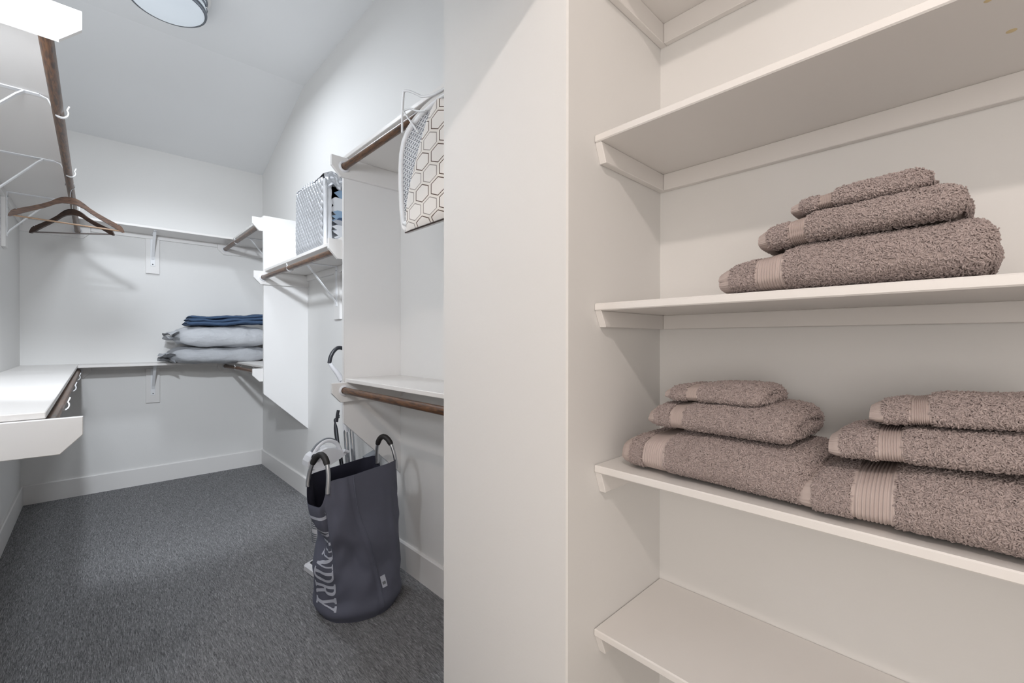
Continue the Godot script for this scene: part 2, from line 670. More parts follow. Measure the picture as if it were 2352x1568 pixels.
func side_shelf(label: String, y: float, side: float, u0: float, u1: float, boards: Array, group: String) -> Node3D:
	var wall := RIGHT if side > 0 else LEFT
	var front := SHELF_FRONT if side > 0 else LEFT + 0.313
	var t := thing("closet_shelf", label, "shelf", W((u0 + u1) * 0.5, (wall + front) * 0.5, y), 0.0, group)
	var o := t.position
	var st := mb()
	box(st, W(u0 + 0.001, wall, y) - o, W(u1 - 0.001, front, y + 0.019) - o, 0.002)
	put("shelf_board", st, M.shelf, t)
	for b in boards:
		put("end_board", end_board(y, side, b[0], b[1], o), M.trim, t)
	st = mb()
	var a := u0 + 0.02
	var e := u1 - 0.02
	box(st, W(a, wall, y) - o, W(e, wall - side * 0.019, y - 0.045) - o)
	put("wall_cleat", st, M.trim, t)
	return t

func rod(label: String, v: float, y: float, u0: float, u1: float) -> void:
	var t := thing("closet_rod", label, "rod", W((u0 + u1) * 0.5, v, y), 0.0, "dark wooden hanging rods")
	var st := mb()
	var n := 10
	var pts := []
	for i in n + 1:
		pts.append(Vector3(0, 0, lerpf((u1 - u0) * 0.5, -(u1 - u0) * 0.5, float(i) / n)))
	tube(st, pts, 0.0165, 28)
	put("rod_body", st, M.rod, t)
	for s in [-1.0, 1.0]:
		st = mb()
		var z: float = s * (u1 - u0) * 0.5
		lathe(st, [[0.0166, 0.0], [0.0166, 0.007], [0.020, 0.009], [0.026, 0.006], [0.0275, 0.0]], Vector3(0, 0, z), 32, Vector3(0, 0, -s))
		put("rod_socket", st, M.white_plastic, t, "white ring socket at the rod end")

# shelf-and-rod bracket: x away from the wall, y = 0 at the shelf underside
func bracket(label: String, at: Vector3, turn: float, drop: float, strip: bool, strip_low: float) -> void:
	var t := thing("shelf_bracket", label, "bracket", at, turn, "white metal shelf and rod brackets")
	var across := Vector3(0, 0, 1)
	var w := 0.024
	var th := 0.004
	var base := 0.002
	var st := mb()
	if strip:
		box(st, Vector3(0.0, -0.045, -0.05), Vector3(0.019, -strip_low, 0.05))
		put("backing_board", st, M.trim, t)
		base = 0.0205
		st = mb()
	ribbon(st, [Vector3(base, -0.004, 0), Vector3(base, -0.275, 0)], across, w, th)
	var plate := put("wall_plate", st, M.white_metal, t)
	st = mb()
	ribbon(st, [Vector3(base, -0.0025, 0), Vector3(0.262, -0.0025, 0)], across, w, th)
	put("arm", st, M.white_metal, t)
	st = mb()
	ribbon(st, [Vector3(base, -0.262, 0), Vector3(base + 0.012, -0.235, 0), Vector3(0.205, -0.02, 0), Vector3(0.222, -0.0045, 0)], across, 0.022, 0.005)
	put("brace", st, M.white_metal, t)
	st = mb()
	var pts := [Vector3(0.262, -0.0025, 0), Vector3(0.283, -0.010, 0)]
	var c := Vector3(0.318, -drop, 0)
	for k in 13:
		var a := deg_to_rad(lerpf(172.0, 395.0, k / 12.0))
		pts.append(c + Vector3(cos(a), sin(a), 0) * 0.0195)
	pts.append(c + Vector3(0.022, 0.028, 0))
	ribbon(st, pts, across, 0.013, 0.004)
	put("rod_hook", st, M.white_metal, t)
	for y in [-0.03, -0.25]:
		st = mb()
		lathe(st, [[0.0045, 0.0], [0.004, 0.002], [0.0, 0.0025]], Vector3(base + 0.0016, y, 0), 10, Vector3.RIGHT)
		put("screw", st, M.grey_plastic, plate)

func closet_left() -> void:
	var g := "white shelves along the closet walls"
	side_shelf("upper white shelf of the hanger wall, its free end at the top left corner", UP_Y, -1.0, 1.72, BACK, [[1.701, 1.72], [BACK - 0.019, BACK]], g)
	side_shelf("lower empty white shelf of the hanger wall, chamfered end board facing the doorway", LOW_Y, -1.0, 1.72, BACK, [[1.701, 1.72], [BACK - 0.019, BACK]], g)
	rod("dark wooden rod that the two wooden hangers hang from", ROD_LEFT, UP_Y - 0.047, 1.72, BACK - 0.019)
	rod("dark wooden rod under the lower empty shelf of the hanger wall", ROD_LEFT, LOW_Y - 0.036, 1.72, BACK - 0.019)
	var us := [2.385, 3.22, 4.08]
	var who := ["nearest the doorway", "between doorway and hangers", "beyond the wooden hangers"]
	for i in 3:
		bracket("white metal bracket of the hanger rod, %s" % who[i], W(us[i], LEFT, UP_Y), 0.0, 0.047, true, 0.345)
		bracket("white metal bracket of the lower rod below the hangers, %s" % who[i], W(us[i], LEFT, LOW_Y), 0.0, 0.036, true, 0.345)

func closet_back() -> void:
	var front := BACK - 0.305
	for k in 2:
		var y: float = [UP_Y, LOW_Y][k]
		var t := thing("end_wall_shelf", ["upper white shelf across the end wall, empty", "lower white shelf across the end wall that carries the pillows"][k], "shelf", W(BACK - 0.15, 0.41, y), 0.0, "white shelves along the closet walls")
		var o := t.position
		var st := mb()
		box(st, W(front, LEFT + 0.314, y) - o, W(BACK, SHELF_FRONT - 0.001, y + 0.019) - o, 0.002)
		put("shelf_board", st, M.shelf, t)
		st = mb()
		box(st, W(BACK - 0.018, LEFT + 0.386, y) - o, W(BACK, RIGHT - 0.386, y - 0.036) - o)
		put("wall_cleat", st, M.trim, t)
		# bracket without a hook on a backing board
		var b := thing("shelf_bracket", ["white metal bracket on its board under the upper shelf of the end wall", "white metal bracket on its board under the lower shelf of the end wall"][k], "bracket", W(BACK, 0.363, y), 0.0, "white metal shelf and rod brackets")
		st = mb()
		box(st, Vector3(-0.047, -0.0365, 0.0), Vector3(0.047, -0.335, 0.019))
		put("backing_board", st, M.trim, b)
		st = mb()
		box(st, Vector3(-0.016, -0.0365, 0.019), Vector3(0.016, -0.27, 0.023))
		var plate := put("wall_plate", st, M.white_metal, b)
		st = mb()
		ribbon(st, [Vector3(0, -0.002, 0.02), Vector3(0, -0.002, 0.25)], Vector3.RIGHT, 0.02, 0.003)
		put("arm", st, M.white_metal, b)
		st = mb()
		ribbon(st, [Vector3(0, -0.215, 0.024), Vector3(0, -0.19, 0.034), Vector3(0, -0.02, 0.19), Vector3(0, -0.004, 0.205)], Vector3.RIGHT, 0.020, 0.004)
		put("brace", st, M.white_metal, b)
		st = mb()
		lathe(st, [[0.0045, 0.0], [0.004, 0.002], [0.0, 0.0025]], Vector3(0, -0.255, 0.0235), 10, Vector3(0, 0, 1))
		put("screw", st, M.dark_plastic, plate)

func divider(label: String, u: float, front_low: float, back_low: float, top: float) -> void:
	var t := thing("divider_panel", label, "panel", W(u, 1.07, (front_low + top) * 0.5), 0.0, "white divider panels on the closet wall")
	var o := t.position
	var st := mb()
	prism(st, [W(u, 0.907, front_low) - o, W(u, 0.907, top) - o, W(u, RIGHT, top) - o, W(u, RIGHT, back_low) - o], Vector3(0, 0, -0.019), 0.0012)
	put("panel_board", st, M.panel, t)
	st = mb()
	box(st, W(u - 0.0005, 0.9055, front_low + 0.004) - o, W(u + 0.0195, 0.9068, top - 0.002) - o, 0.0002)
	put("edge_band", st, M.trim, t)

func closet_right() -> void:
	var g := "white shelves along the closet walls"
	divider("tall white panel with a slanted foot, beside the pillows", P1, 0.845, 0.543, UP_Y + 0.014)
	divider("tall white panel with a slanted foot, behind the laundry bag", P2, 0.828, 0.512, UP_Y - 0.0005)
	side_shelf("upper white shelf in the far corner above the pillows, mostly behind the slanted panel", UP_Y, 1.0, P1 + 0.02, BACK, [[P1 + 0.0195, P1 + 0.0385], [BACK - 0.019, BACK]], g)
	side_shelf("lower white shelf in the far corner under the pillows, mostly behind the slanted panel", LOW_Y, 1.0, P1 + 0.02, BACK, [[P1 + 0.0195, P1 + 0.0385], [BACK - 0.019, BACK]], g)
	side_shelf("white shelf between the two slanted panels that carries the silver foil pack", MID_Y, 1.0, P2 + 0.02, P1 - 0.0005, [[P1 - 0.0195, P1 - 0.0005], [P2 + 0.0195, P2 + 0.0385]], g)
	side_shelf("upper white shelf above the hanging ironing board", UP_Y, 1.0, PIER_FAR, P2 + 0.019, [[P2 - 0.0195, P2 - 0.0005], [PIER_FAR, PIER_FAR + 0.019]], g)
	side_shelf("lower white shelf above the laundry bag", LOW_Y, 1.0, PIER_FAR, P2 - 0.0005, [[P2 - 0.0195, P2 - 0.0005], [PIER_FAR, PIER_FAR + 0.019]], g)
	rod("dark wooden rod above the pillows in the far corner", ROD_RIGHT, UP_Y - 0.047, P1 + 0.0385, BACK - 0.019)
	rod("dark wooden rod just under the pillows in the far corner", ROD_RIGHT, LOW_Y - 0.036, P1 + 0.0385, BACK - 0.019)
	rod("dark wooden rod under the shelf with the silver foil pack", ROD_RIGHT, MID_Y - 0.047, P2 + 0.0385, P1 - 0.0195)
	rod("dark wooden rod that the ironing board hangs from", ROD_RIGHT, UP_Y - 0.047, PIER_FAR + 0.019, P2 - 0.0195)
	rod("dark wooden rod across the front of the laundry bag corner, below the empty lower shelf", ROD_RIGHT, LOW_Y - 0.040, PIER_FAR + 0.019, P2 - 0.0195)
	bracket("white metal bracket under the shelf with the silver foil pack", W(3.01, RIGHT, MID_Y), PI, 0.047, true, 0.365)
	bracket("white metal bracket of the rod above the pillows", W(4.45, RIGHT, UP_Y), PI, 0.047, true, 0.345)
	bracket("white metal bracket of the rod under the pillows", W(4.45, RIGHT, LOW_Y), PI, 0.036, true, 0.345)

# ------------------------------------------------------------------ lamps

func lamps() -> void:
	var sl := thing("added_spot_lamp", "small white spot lamp added out of view above the closet doorway as fill", "spot lamp", W(0.757, -0.12, 2.33))  # fixture of the added fill spot
	var aim := (W(4.5, 0.50, 0.75) - W(0.90, -0.12, 2.30)).normalized()
	var head := W(0.895, -0.12, 2.302) - sl.position
	var ss := mb()
	lathe(ss, [[0.0, 0.012], [0.035, 0.012], [0.04, 0.0]], Vector3.ZERO, 24, Vector3(0, 0, -1))
	put("wall_plate", ss, M.white_metal, sl)
	ss = mb()
	tube(ss, [Vector3(0, 0, -0.01), Vector3(0, 0, -0.05), head - aim * 0.07], 0.006, 10)
	put("arm", ss, M.white_metal, sl)
	ss = mb()
	lathe(ss, [[0.0, -0.08], [0.026, -0.075], [0.032, -0.06], [0.034, 0.0], [0.031, 0.0], [0.030, -0.004]], head, 28, aim)
	put("can", ss, M.white_metal, sl)
	ss = mb()
	lathe(ss, [[0.030, -0.004], [0.015, -0.002], [0.0, -0.002]], head, 28, aim)
	put("lens", ss, M.lamp_glass, sl)
	var w := thing("added_wall_light", "flat white bracket lamp added out of view inside the closet doorway as fill", "wall light", W(1.21, LEFT, 1.80))  # fixture of the added fill lamp by the doorway
	var ws := mb()
	box(ws, Vector3(0.0, -0.06, -0.03), Vector3(0.012, 0.06, 0.03), 0.003)
	put("wall_plate", ws, M.white_metal, w)
	ws = mb()
	tube(ws, [Vector3(0.01, 0, 0), Vector3(0.05, 0, 0)], 0.008, 12)
	put("arm", ws, M.white_metal, w)
	ws = mb()
	box(ws, Vector3(0.03, -0.17, 0.012), Vector3(0.25, 0.17, -0.012), 0.004)
	put("lamp_housing", ws, M.white_metal, w)
	ws = mb()
	box(ws, Vector3(0.04, -0.16, -0.012), Vector3(0.24, 0.16, -0.016), 0.001)
	put("diffuser", ws, M.lamp_glass, w)
	for k in 2:
		var at: Vector3 = [W(3.22, 0.31, CEIL), W(-0.40, -0.70, HALL_CEIL)][k]
		var t := thing("ceiling_light", ["round flush ceiling light with white glass and polished metal rings", "round flush ceiling light of the hall"][k], "ceiling light", at)
		var st := mb()
		lathe(st, [[0.0, 0.0], [0.205, 0.0], [0.205, -0.006], [0.19, -0.012]], Vector3.ZERO, 64, Vector3.UP)
		put("ceiling_plate", st, M.trim, t)
		st = mb()
		lathe(st, [[0.180, -0.008], [0.183, -0.012], [0.183, -0.092], [0.178, -0.098]], Vector3.ZERO, 72, Vector3.UP)
		put("pan", st, M.lamp_glass, t, "frosted glass side of the light")
		for y in [-0.020, -0.054, -0.096]:
			st = mb()
			var rr := 0.183 if y > -0.06 else 0.181
			var ww := 0.007 if y > -0.06 else 0.010
			lathe(st, [[rr, y + ww], [rr + 0.005, y + ww * 0.8], [rr + 0.007, y], [rr + 0.004, y - ww], [rr - 0.007, y - ww - 0.001]], Vector3.ZERO, 72, Vector3.UP)
			put("metal_ring", st, M.dark_chrome, t)
		st = mb()
		var prof := []
		for i in 13:
			var a := deg_to_rad(lerpf(0.0, 90.0, i / 12.0))
			prof.append([0.177 * cos(a) + 0.0001, -0.100 - 0.034 * sin(a)])
		lathe(st, prof, Vector3.ZERO, 72, Vector3.UP)
		put("glass_bowl", st, M.lamp_glass, t)
		for s in [-0.04, 0.04]:
			st = mb()
			lathe(st, [[0.0045, 0.0], [0.0045, 0.006], [0.003, 0.009], [0.0, 0.010]], Vector3(0.184 * cos(s + 0.35), -0.068, 0.184 * sin(s + 0.35)), 12, Vector3(cos(0.35), 0, sin(0.35)))
			put("clip_screw", st, M.chrome, t)

# ------------------------------------------------------------------ hangers

func hangers() -> void:
	var half := [[0.0, 0.0], [0.018, -0.0015], [0.036, -0.008], [0.056, -0.022], [0.080, -0.043], [0.11, -0.063], [0.15, -0.085], [0.188, -0.104], [0.196, -0.107], [0.199, -0.114], [0.205, -0.111], [0.218, -0.122], [0.228, -0.142], [0.230, -0.153]]
	var low := [[0.222, -0.155], [0.205, -0.146], [0.165, -0.121], [0.125, -0.098], [0.085, -0.073], [0.055, -0.051], [0.03, -0.040], [0.0, -0.036]]
	for k in 2:
		var y: float = [2.047, 2.050][k]
		var t := thing("clothes_hanger", ["wooden clothes hanger, the larger looking one in front, brown with a pale trouser bar", "wooden clothes hanger, the darker one hanging behind the other"][k], "hanger", W([3.48, 3.80][k], ROD_LEFT, y), deg_to_rad([8.0, -36.0][k]), "wooden hangers on the rod")
		var poly := []
		for p in half:
			poly.append(Vector3(p[0], p[1], 0.006))
		for p in low:
			poly.append(Vector3(p[0], p[1], 0.006))
		for i in range(low.size() - 2, -1, -1):
			poly.append(Vector3(-low[i][0], low[i][1], 0.006))
		for i in range(half.size() - 1, 0, -1):
			poly.append(Vector3(-half[i][0], half[i][1], 0.006))
		var st := mb()
		prism(st, poly, Vector3(0, 0, -0.012), 0.0018)
		put("shoulder_bar", st, [M.hanger, M.hanger_dark][k], t)
		st = mb()
		tube(st, [Vector3(-0.212, -0.147, 0), Vector3(0, -0.148, 0), Vector3(0.212, -0.147, 0)], 0.0042, 10)
		put("trouser_bar", st, [M.dowel, M.dowel_grey][k], t)
		st = mb()
		var cy: float = UP_Y - 0.047 - y - 0.0005
		var pts := [Vector3(0, -0.005, 0), Vector3(0, 0.012, 0)]
		var ring := []
		for i in 15:
			var a := deg_to_rad(lerpf(-70.0, 190.0, i / 14.0))
			ring.append(Vector3(0.0195 * cos(a), cy + 0.0195 * sin(a), 0))
		pts.append(Vector3(0.002, 0.03, 0))
		pts.append_array(ring)
		tube(st, smooth_path(pts, 3), 0.0017, 8)
		put("wire_hook", st, M.chrome, t)

# ------------------------------------------------------------------ pillows and cloth

func pillow_shape(hw: float, hd: float, h: float, seed_: int, sag: float) -> SurfaceTool:
	var n := FastNoiseLite.new()
	n.seed = seed_
	n.frequency = 5.0
	n.fractal_octaves = 3
	var rows := 40
	var cols := 72
	var P := []
	for i in rows + 1:
		var f := PI * i / rows
		for j in cols:
			var a := TAU * j / cols
			var r := pow(sin(f), 0.62)
			var cx := signf(cos(a)) * pow(absf(cos(a)), 0.55)
			var cz := signf(sin(a)) * pow(absf(sin(a)), 0.55)
			var p := Vector3(hw * r * cx, h * 0.5 * signf(cos(f)) * pow(absf(cos(f)), 0.8), hd * r * cz)
			var edge := clampf(r * maxf(absf(cx), absf(cz)), 0.0, 1.0)
			p.y += sag * maxf(cz, 0.0) * -0.5 * r
			p += Vector3(0.4, 1.0, 0.4) * (n.get_noise_3dv(p * Vector3(1.0, 1.6, 1.4)) * 0.020 * (0.4 + edge * 0.6))
			P.append(p)
	var st := mb()
	grid(st, P, rows + 1, cols, true, true)
	return st

func bedding() -> void:
	var mats := [M.pillow_dark, M.pillow]
	var labels := ["grey pillow at the bottom of the bedding pile, overhanging its shelf", "paler grey pillow with an open case end, under the blue cloth"]
	for k in 2:
		var yc: float = [1.127, 1.285][k]
		var h: float = [0.152, 0.182][k]
		var t := thing("pillow", labels[k], "pillow", W(4.66, [0.815, 0.83][k], yc), deg_to_rad([1.5, -1.0][k]), "pillows on the end wall shelf")
		var hw: float = [0.375, 0.355][k]
		put("cushion", pillow_shape(hw, 0.235, h, 5 + k, 0.05), mats[k], t)
		# open hem of the pillowcase: two thin flaps that stick out past the filling
		for s in [1.0, -1.0]:
			var P := []
			for i in 7:
				for j in 15:
					var z := lerpf(-0.20, 0.21, j / 14.0)
					var x := -hw + 0.03 - 0.105 * (i / 6.0) * (1.0 - 0.45 * absf(z - 0.02) / 0.2)
					var y: float = s * (0.026 + 0.012 * sin(z * 40.0 + k)) * (1.0 - i / 6.0 * 0.45) + 0.010 * sin(z * 24.0 + i * 0.6 + k * 2.0) - 0.016 + (0.014 if k == 1 else -0.006)
					P.append(Vector3(x, y, z))
			var st := mb()
			grid(st, P, 7, 15)
			var back := []
			for p in P:
				back.append((p as Vector3) - Vector3(0, 0.0015, 0))
			grid(st, back, 7, 15, false, true)
			put("case_hem", st, mats[k], t)
	# folded dark blue cloth: three soft layers, each a wavy slab
	var c := thing("folded_cloth", "folded dark blue cloth lying on top of the two grey pillows", "cloth", W(4.66, 0.86, 1.372))
	var n := FastNoiseLite.new()
	n.seed = 4
	n.frequency = 4.0
	for L in 3:
		var P := []
		var rows := 48
		var cols := 28
		for i in rows + 1:
			var x := lerpf(-0.305 + 0.012 * L, 0.335 - 0.02 * L, float(i) / rows)
			var ends := pow(clampf(minf(x + 0.305 - 0.012 * L, 0.335 - 0.02 * L - x) / 0.018, 0.02, 1.0), 0.5)
			for j in cols:
				var a := TAU * j / cols
				var cy := signf(sin(a)) * pow(absf(sin(a)), 0.7)
				var cz := signf(cos(a)) * pow(absf(cos(a)), 0.6)
				var z := (0.165 - 0.012 * L) * cz
				var thick: float = [0.021, 0.019, 0.016][L] * ends
				var rise := 0.028 * smoothstep(-0.1, 0.28, x) - 0.10 * maxf(0.0, x - 0.25) + 0.004 * sin(x * 22.0 + L)
				P.append(Vector3(x, 0.018 + L * 0.026 + rise + thick * cy + n.get_noise_3d(x * 1.5, L * 3.0, z * 2.0) * 0.010, z + n.get_noise_2d(x * 2.0, L * 7.0) * 0.012))
		var st := mb()
		grid(st, P, rows + 1, cols, true, false)
		put("fold_layer", st, M.blue, c)

# ------------------------------------------------------------------ silver foil pack

func foil_pack() -> void:
	var t := thing("foil_pack", "silver quilted foil pack with crumpled plastic, standing between the slanted panels", "pack", W(2.72, 0.99, MID_Y + 0.0195))
	var o := t.position
	var u0 := 2.492
	var u1 := 2.950
	var v0 := 0.928
	var y0 := MID_Y + 0.0195
	var top := func(u: float) -> float: return lerpf(2.165, 2.215, (u - u0) / (u1 - u0)) - 0.03 * pow((u - u0) / (u1 - u0), 3.0)
	var n := FastNoiseLite.new()
	n.seed = 8
	n.frequency = 7.0
	# quilted front with its diamonds as real relief
	var rows := 220
	var cols := 220
	var P := []
	for i in rows + 1:
		for j in cols + 1:
			var u := lerpf(u0 + 0.004, u1, float(j) / cols)
			var y := lerpf(y0, top.call(u), float(i) / rows)
			var a := (u - u0) / 0.018
			var b := (y - y0) / 0.020
			var q := absf(sin(PI * (a + b) * 0.5)) * absf(sin(PI * (a - b) * 0.5))
			var edge := clampf(minf(minf(u - u0, u1 - u), minf(y - y0, top.call(u) - y)) / 0.03, 0.0, 1.0)
			var bulge := 0.010 * edge + n.get_noise_2d(u * 0.8, y * 0.5) * 0.006
			P.append(W(u, v0 - bulge - 0.0048 * pow(q, 0.4), y) - o)
	var st := mb()
	grid(st, P, rows + 1, cols + 1, false, false)
	put("quilted_front", st, M.foil, t)
	# the pack's body behind the front, a sack with a soft top
	st = mb()
	P = []
	for i in 25:
		var u := lerpf(u0 + 0.03, u1, i / 24.0)
		for j in 33:
			var a := lerpf(0.0, PI, j / 32.0)
			var hh: float = top.call(u) - y0
			var yy := y0 + hh * pow(sin(a), 0.28) * (1.0 if j > 0 and j < 32 else 0.0)
			var vv := lerpf(v0 + 0.004, 1.185, 0.5 - 0.5 * signf(cos(a)) * pow(absf(cos(a)), 0.5))
			P.append(W(u, vv + n.get_noise_2d(u * 3.0, yy * 3.0) * 0.006, yy) - o)
	grid(st, P, 25, 33, false, false)
	for e in [0, 24]:
		for j in 32:
			tri(st, P[e * 33 + j], P[e * 33 + j + 1], W(u0 + 0.03 if e == 0 else u1, 1.05, y0) - o, Vector3(0, 0, 1.0 if e == 0 else -1.0))
	put("sack_body", st, M.foil_plain, t)
	# shiny crumpled flap folded over the top edge
	st = mb()
	P = []
	for i in 13:
		for j in 21:
			var f := j / 20.0
			var u := lerpf(u0 - 0.02, u1 - 0.01, f)
			var g := i / 12.0
			var bump := n.get_noise_2d(u * 9.0, g * 1.6) * 0.016
			var crest := 0.022 * (1.0 - smoothstep(0.0, 0.35, f))
			P.append(W(u, lerpf(v0 - 0.008, v0 + 0.085 + 0.05 * (1.0 - f), g) + bump * 0.4, top.call(u) - 0.03 + crest + 0.048 * sin(PI * (0.12 + 0.62 * g)) + bump - 0.05 * g * g * (1.0 - f)) - o)
	grid(st, P, 13, 21, false, true)
	put("top_flap", st, M.foil_plain, t)
	# its end hangs down over the open side in crumpled facets
	st = mb()
	P = []
	for i in 7:
		for j in 9:
			var f := j / 8.0
			var g := i / 6.0
			var vv := lerpf(v0 - 0.006, v0 + 0.125, f)
			var crown: float = top.call(u0) - 0.008 + 0.050 * sin(PI * (0.14 + 0.60 * f)) - 0.05 * f * f
			P.append(W(u0 - 0.021 - 0.010 * g + 0.009 * sin(j * 2.1 + i * 1.3), vv, lerpf(crown, top.call(u0) - 0.055 - 0.018 * sin(j * 1.7), g)) - o)
	for i in 6:
		for j in 8:
			var a: Vector3 = P[i * 9 + j]
			var b: Vector3 = P[i * 9 + j + 1]
			var c: Vector3 = P[(i + 1) * 9 + j + 1]
			var d: Vector3 = P[(i + 1) * 9 + j]
			quad(st, a, b, c, d, Vector3(0, 0, 1))
	put("flap_end", st, M.foil_plain, t)
	st = mb()
	box(st, W(u0 + 0.038, v0 + 0.035, y0) - o, W(u0 + 0.04, v0 + 0.20, y0 + 0.20) - o)
	put("pale_liner", st, M.sheet_grey, t)
	# white folded strip down the open end
	st = mb()
	P = []
	for i in 25:
		var y := lerpf(y0 + 0.001, top.call(u0) - 0.012, i / 24.0)
		var wav := n.get_noise_1d(y * 4.0) * 0.006
		for q in [[u0 + 0.012, v0 - 0.004], [u0 - 0.012 + wav, v0 - 0.003], [u0 - 0.02 + wav, v0 + 0.008], [u0 - 0.006, v0 + 0.012], [u0 - 0.004 - wav, v0 + 0.018], [u0 - 0.008, v0 + 0.038 + wav], [u0 + 0.006, v0 + 0.042 + wav]]:
			P.append(W(q[0], q[1], y) - o)
	grid(st, P, 25, 7, false, true)
	put("end_strip", st, M.sheet_white, t)
	# cut plastic sheets with pinked edges, stacked in the open end
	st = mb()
	box(st, W(u0 + 0.03, v0 + 0.035, y0 + 0.20) - o, W(u0 + 0.035, v0 + 0.20, y0 + 0.355) - o)  # black sheet in place of the shade inside the pack
	put("gap_shade_sheet", st, M.gap_shade, t, "black sheet standing for the shade inside the open end")
	var sheets := [[0.385, 0.30, 0.096, M.sheet_grey, 3], [0.335, 0.25, 0.092, M.sheet_blue, 2], [0.290, 0.19, 0.062, M.sheet_white, 2], [0.215, 0.14, 0.072, M.sheet_blue, 3], [0.175, 0.10, 0.085, M.sheet_navy, 2], [0.160, 0.080, 0.072, M.sheet_grey, 3], [0.13, 0.012, 0.074, M.sheet_white, 4], [0.06, 0.0, 0.090, M.sheet_grey, 3]]
	var k := 0
	for s in sheets:
		var poly := []
		var teeth: int = s[4]
		var uu: float = u0 + 0.018 - 0.003 * k
		for i in teeth * 2 + 1:
			var f := float(i) / (teeth * 2)
			var v: float = v0 + s[2] - (0.026 if i % 2 == 1 else 0.0) + 0.006 * sin(f * 5.0 + k)
			poly.append(W(uu, v, y0 + lerpf(s[1], s[0], f)) - o)
		poly.append(W(uu, v0 + 0.21, y0 + s[0] + 0.012 * sin(k * 2.0)) - o)
		poly.append(W(uu, v0 + 0.21, y0 + s[1] + 0.004) - o)
		st = mb()
		prism(st, poly, Vector3(0, 0, 0.0012))
		var mi := put("plastic_sheet", st, s[3], t)
		k += 1

# ------------------------------------------------------------------ ironing board

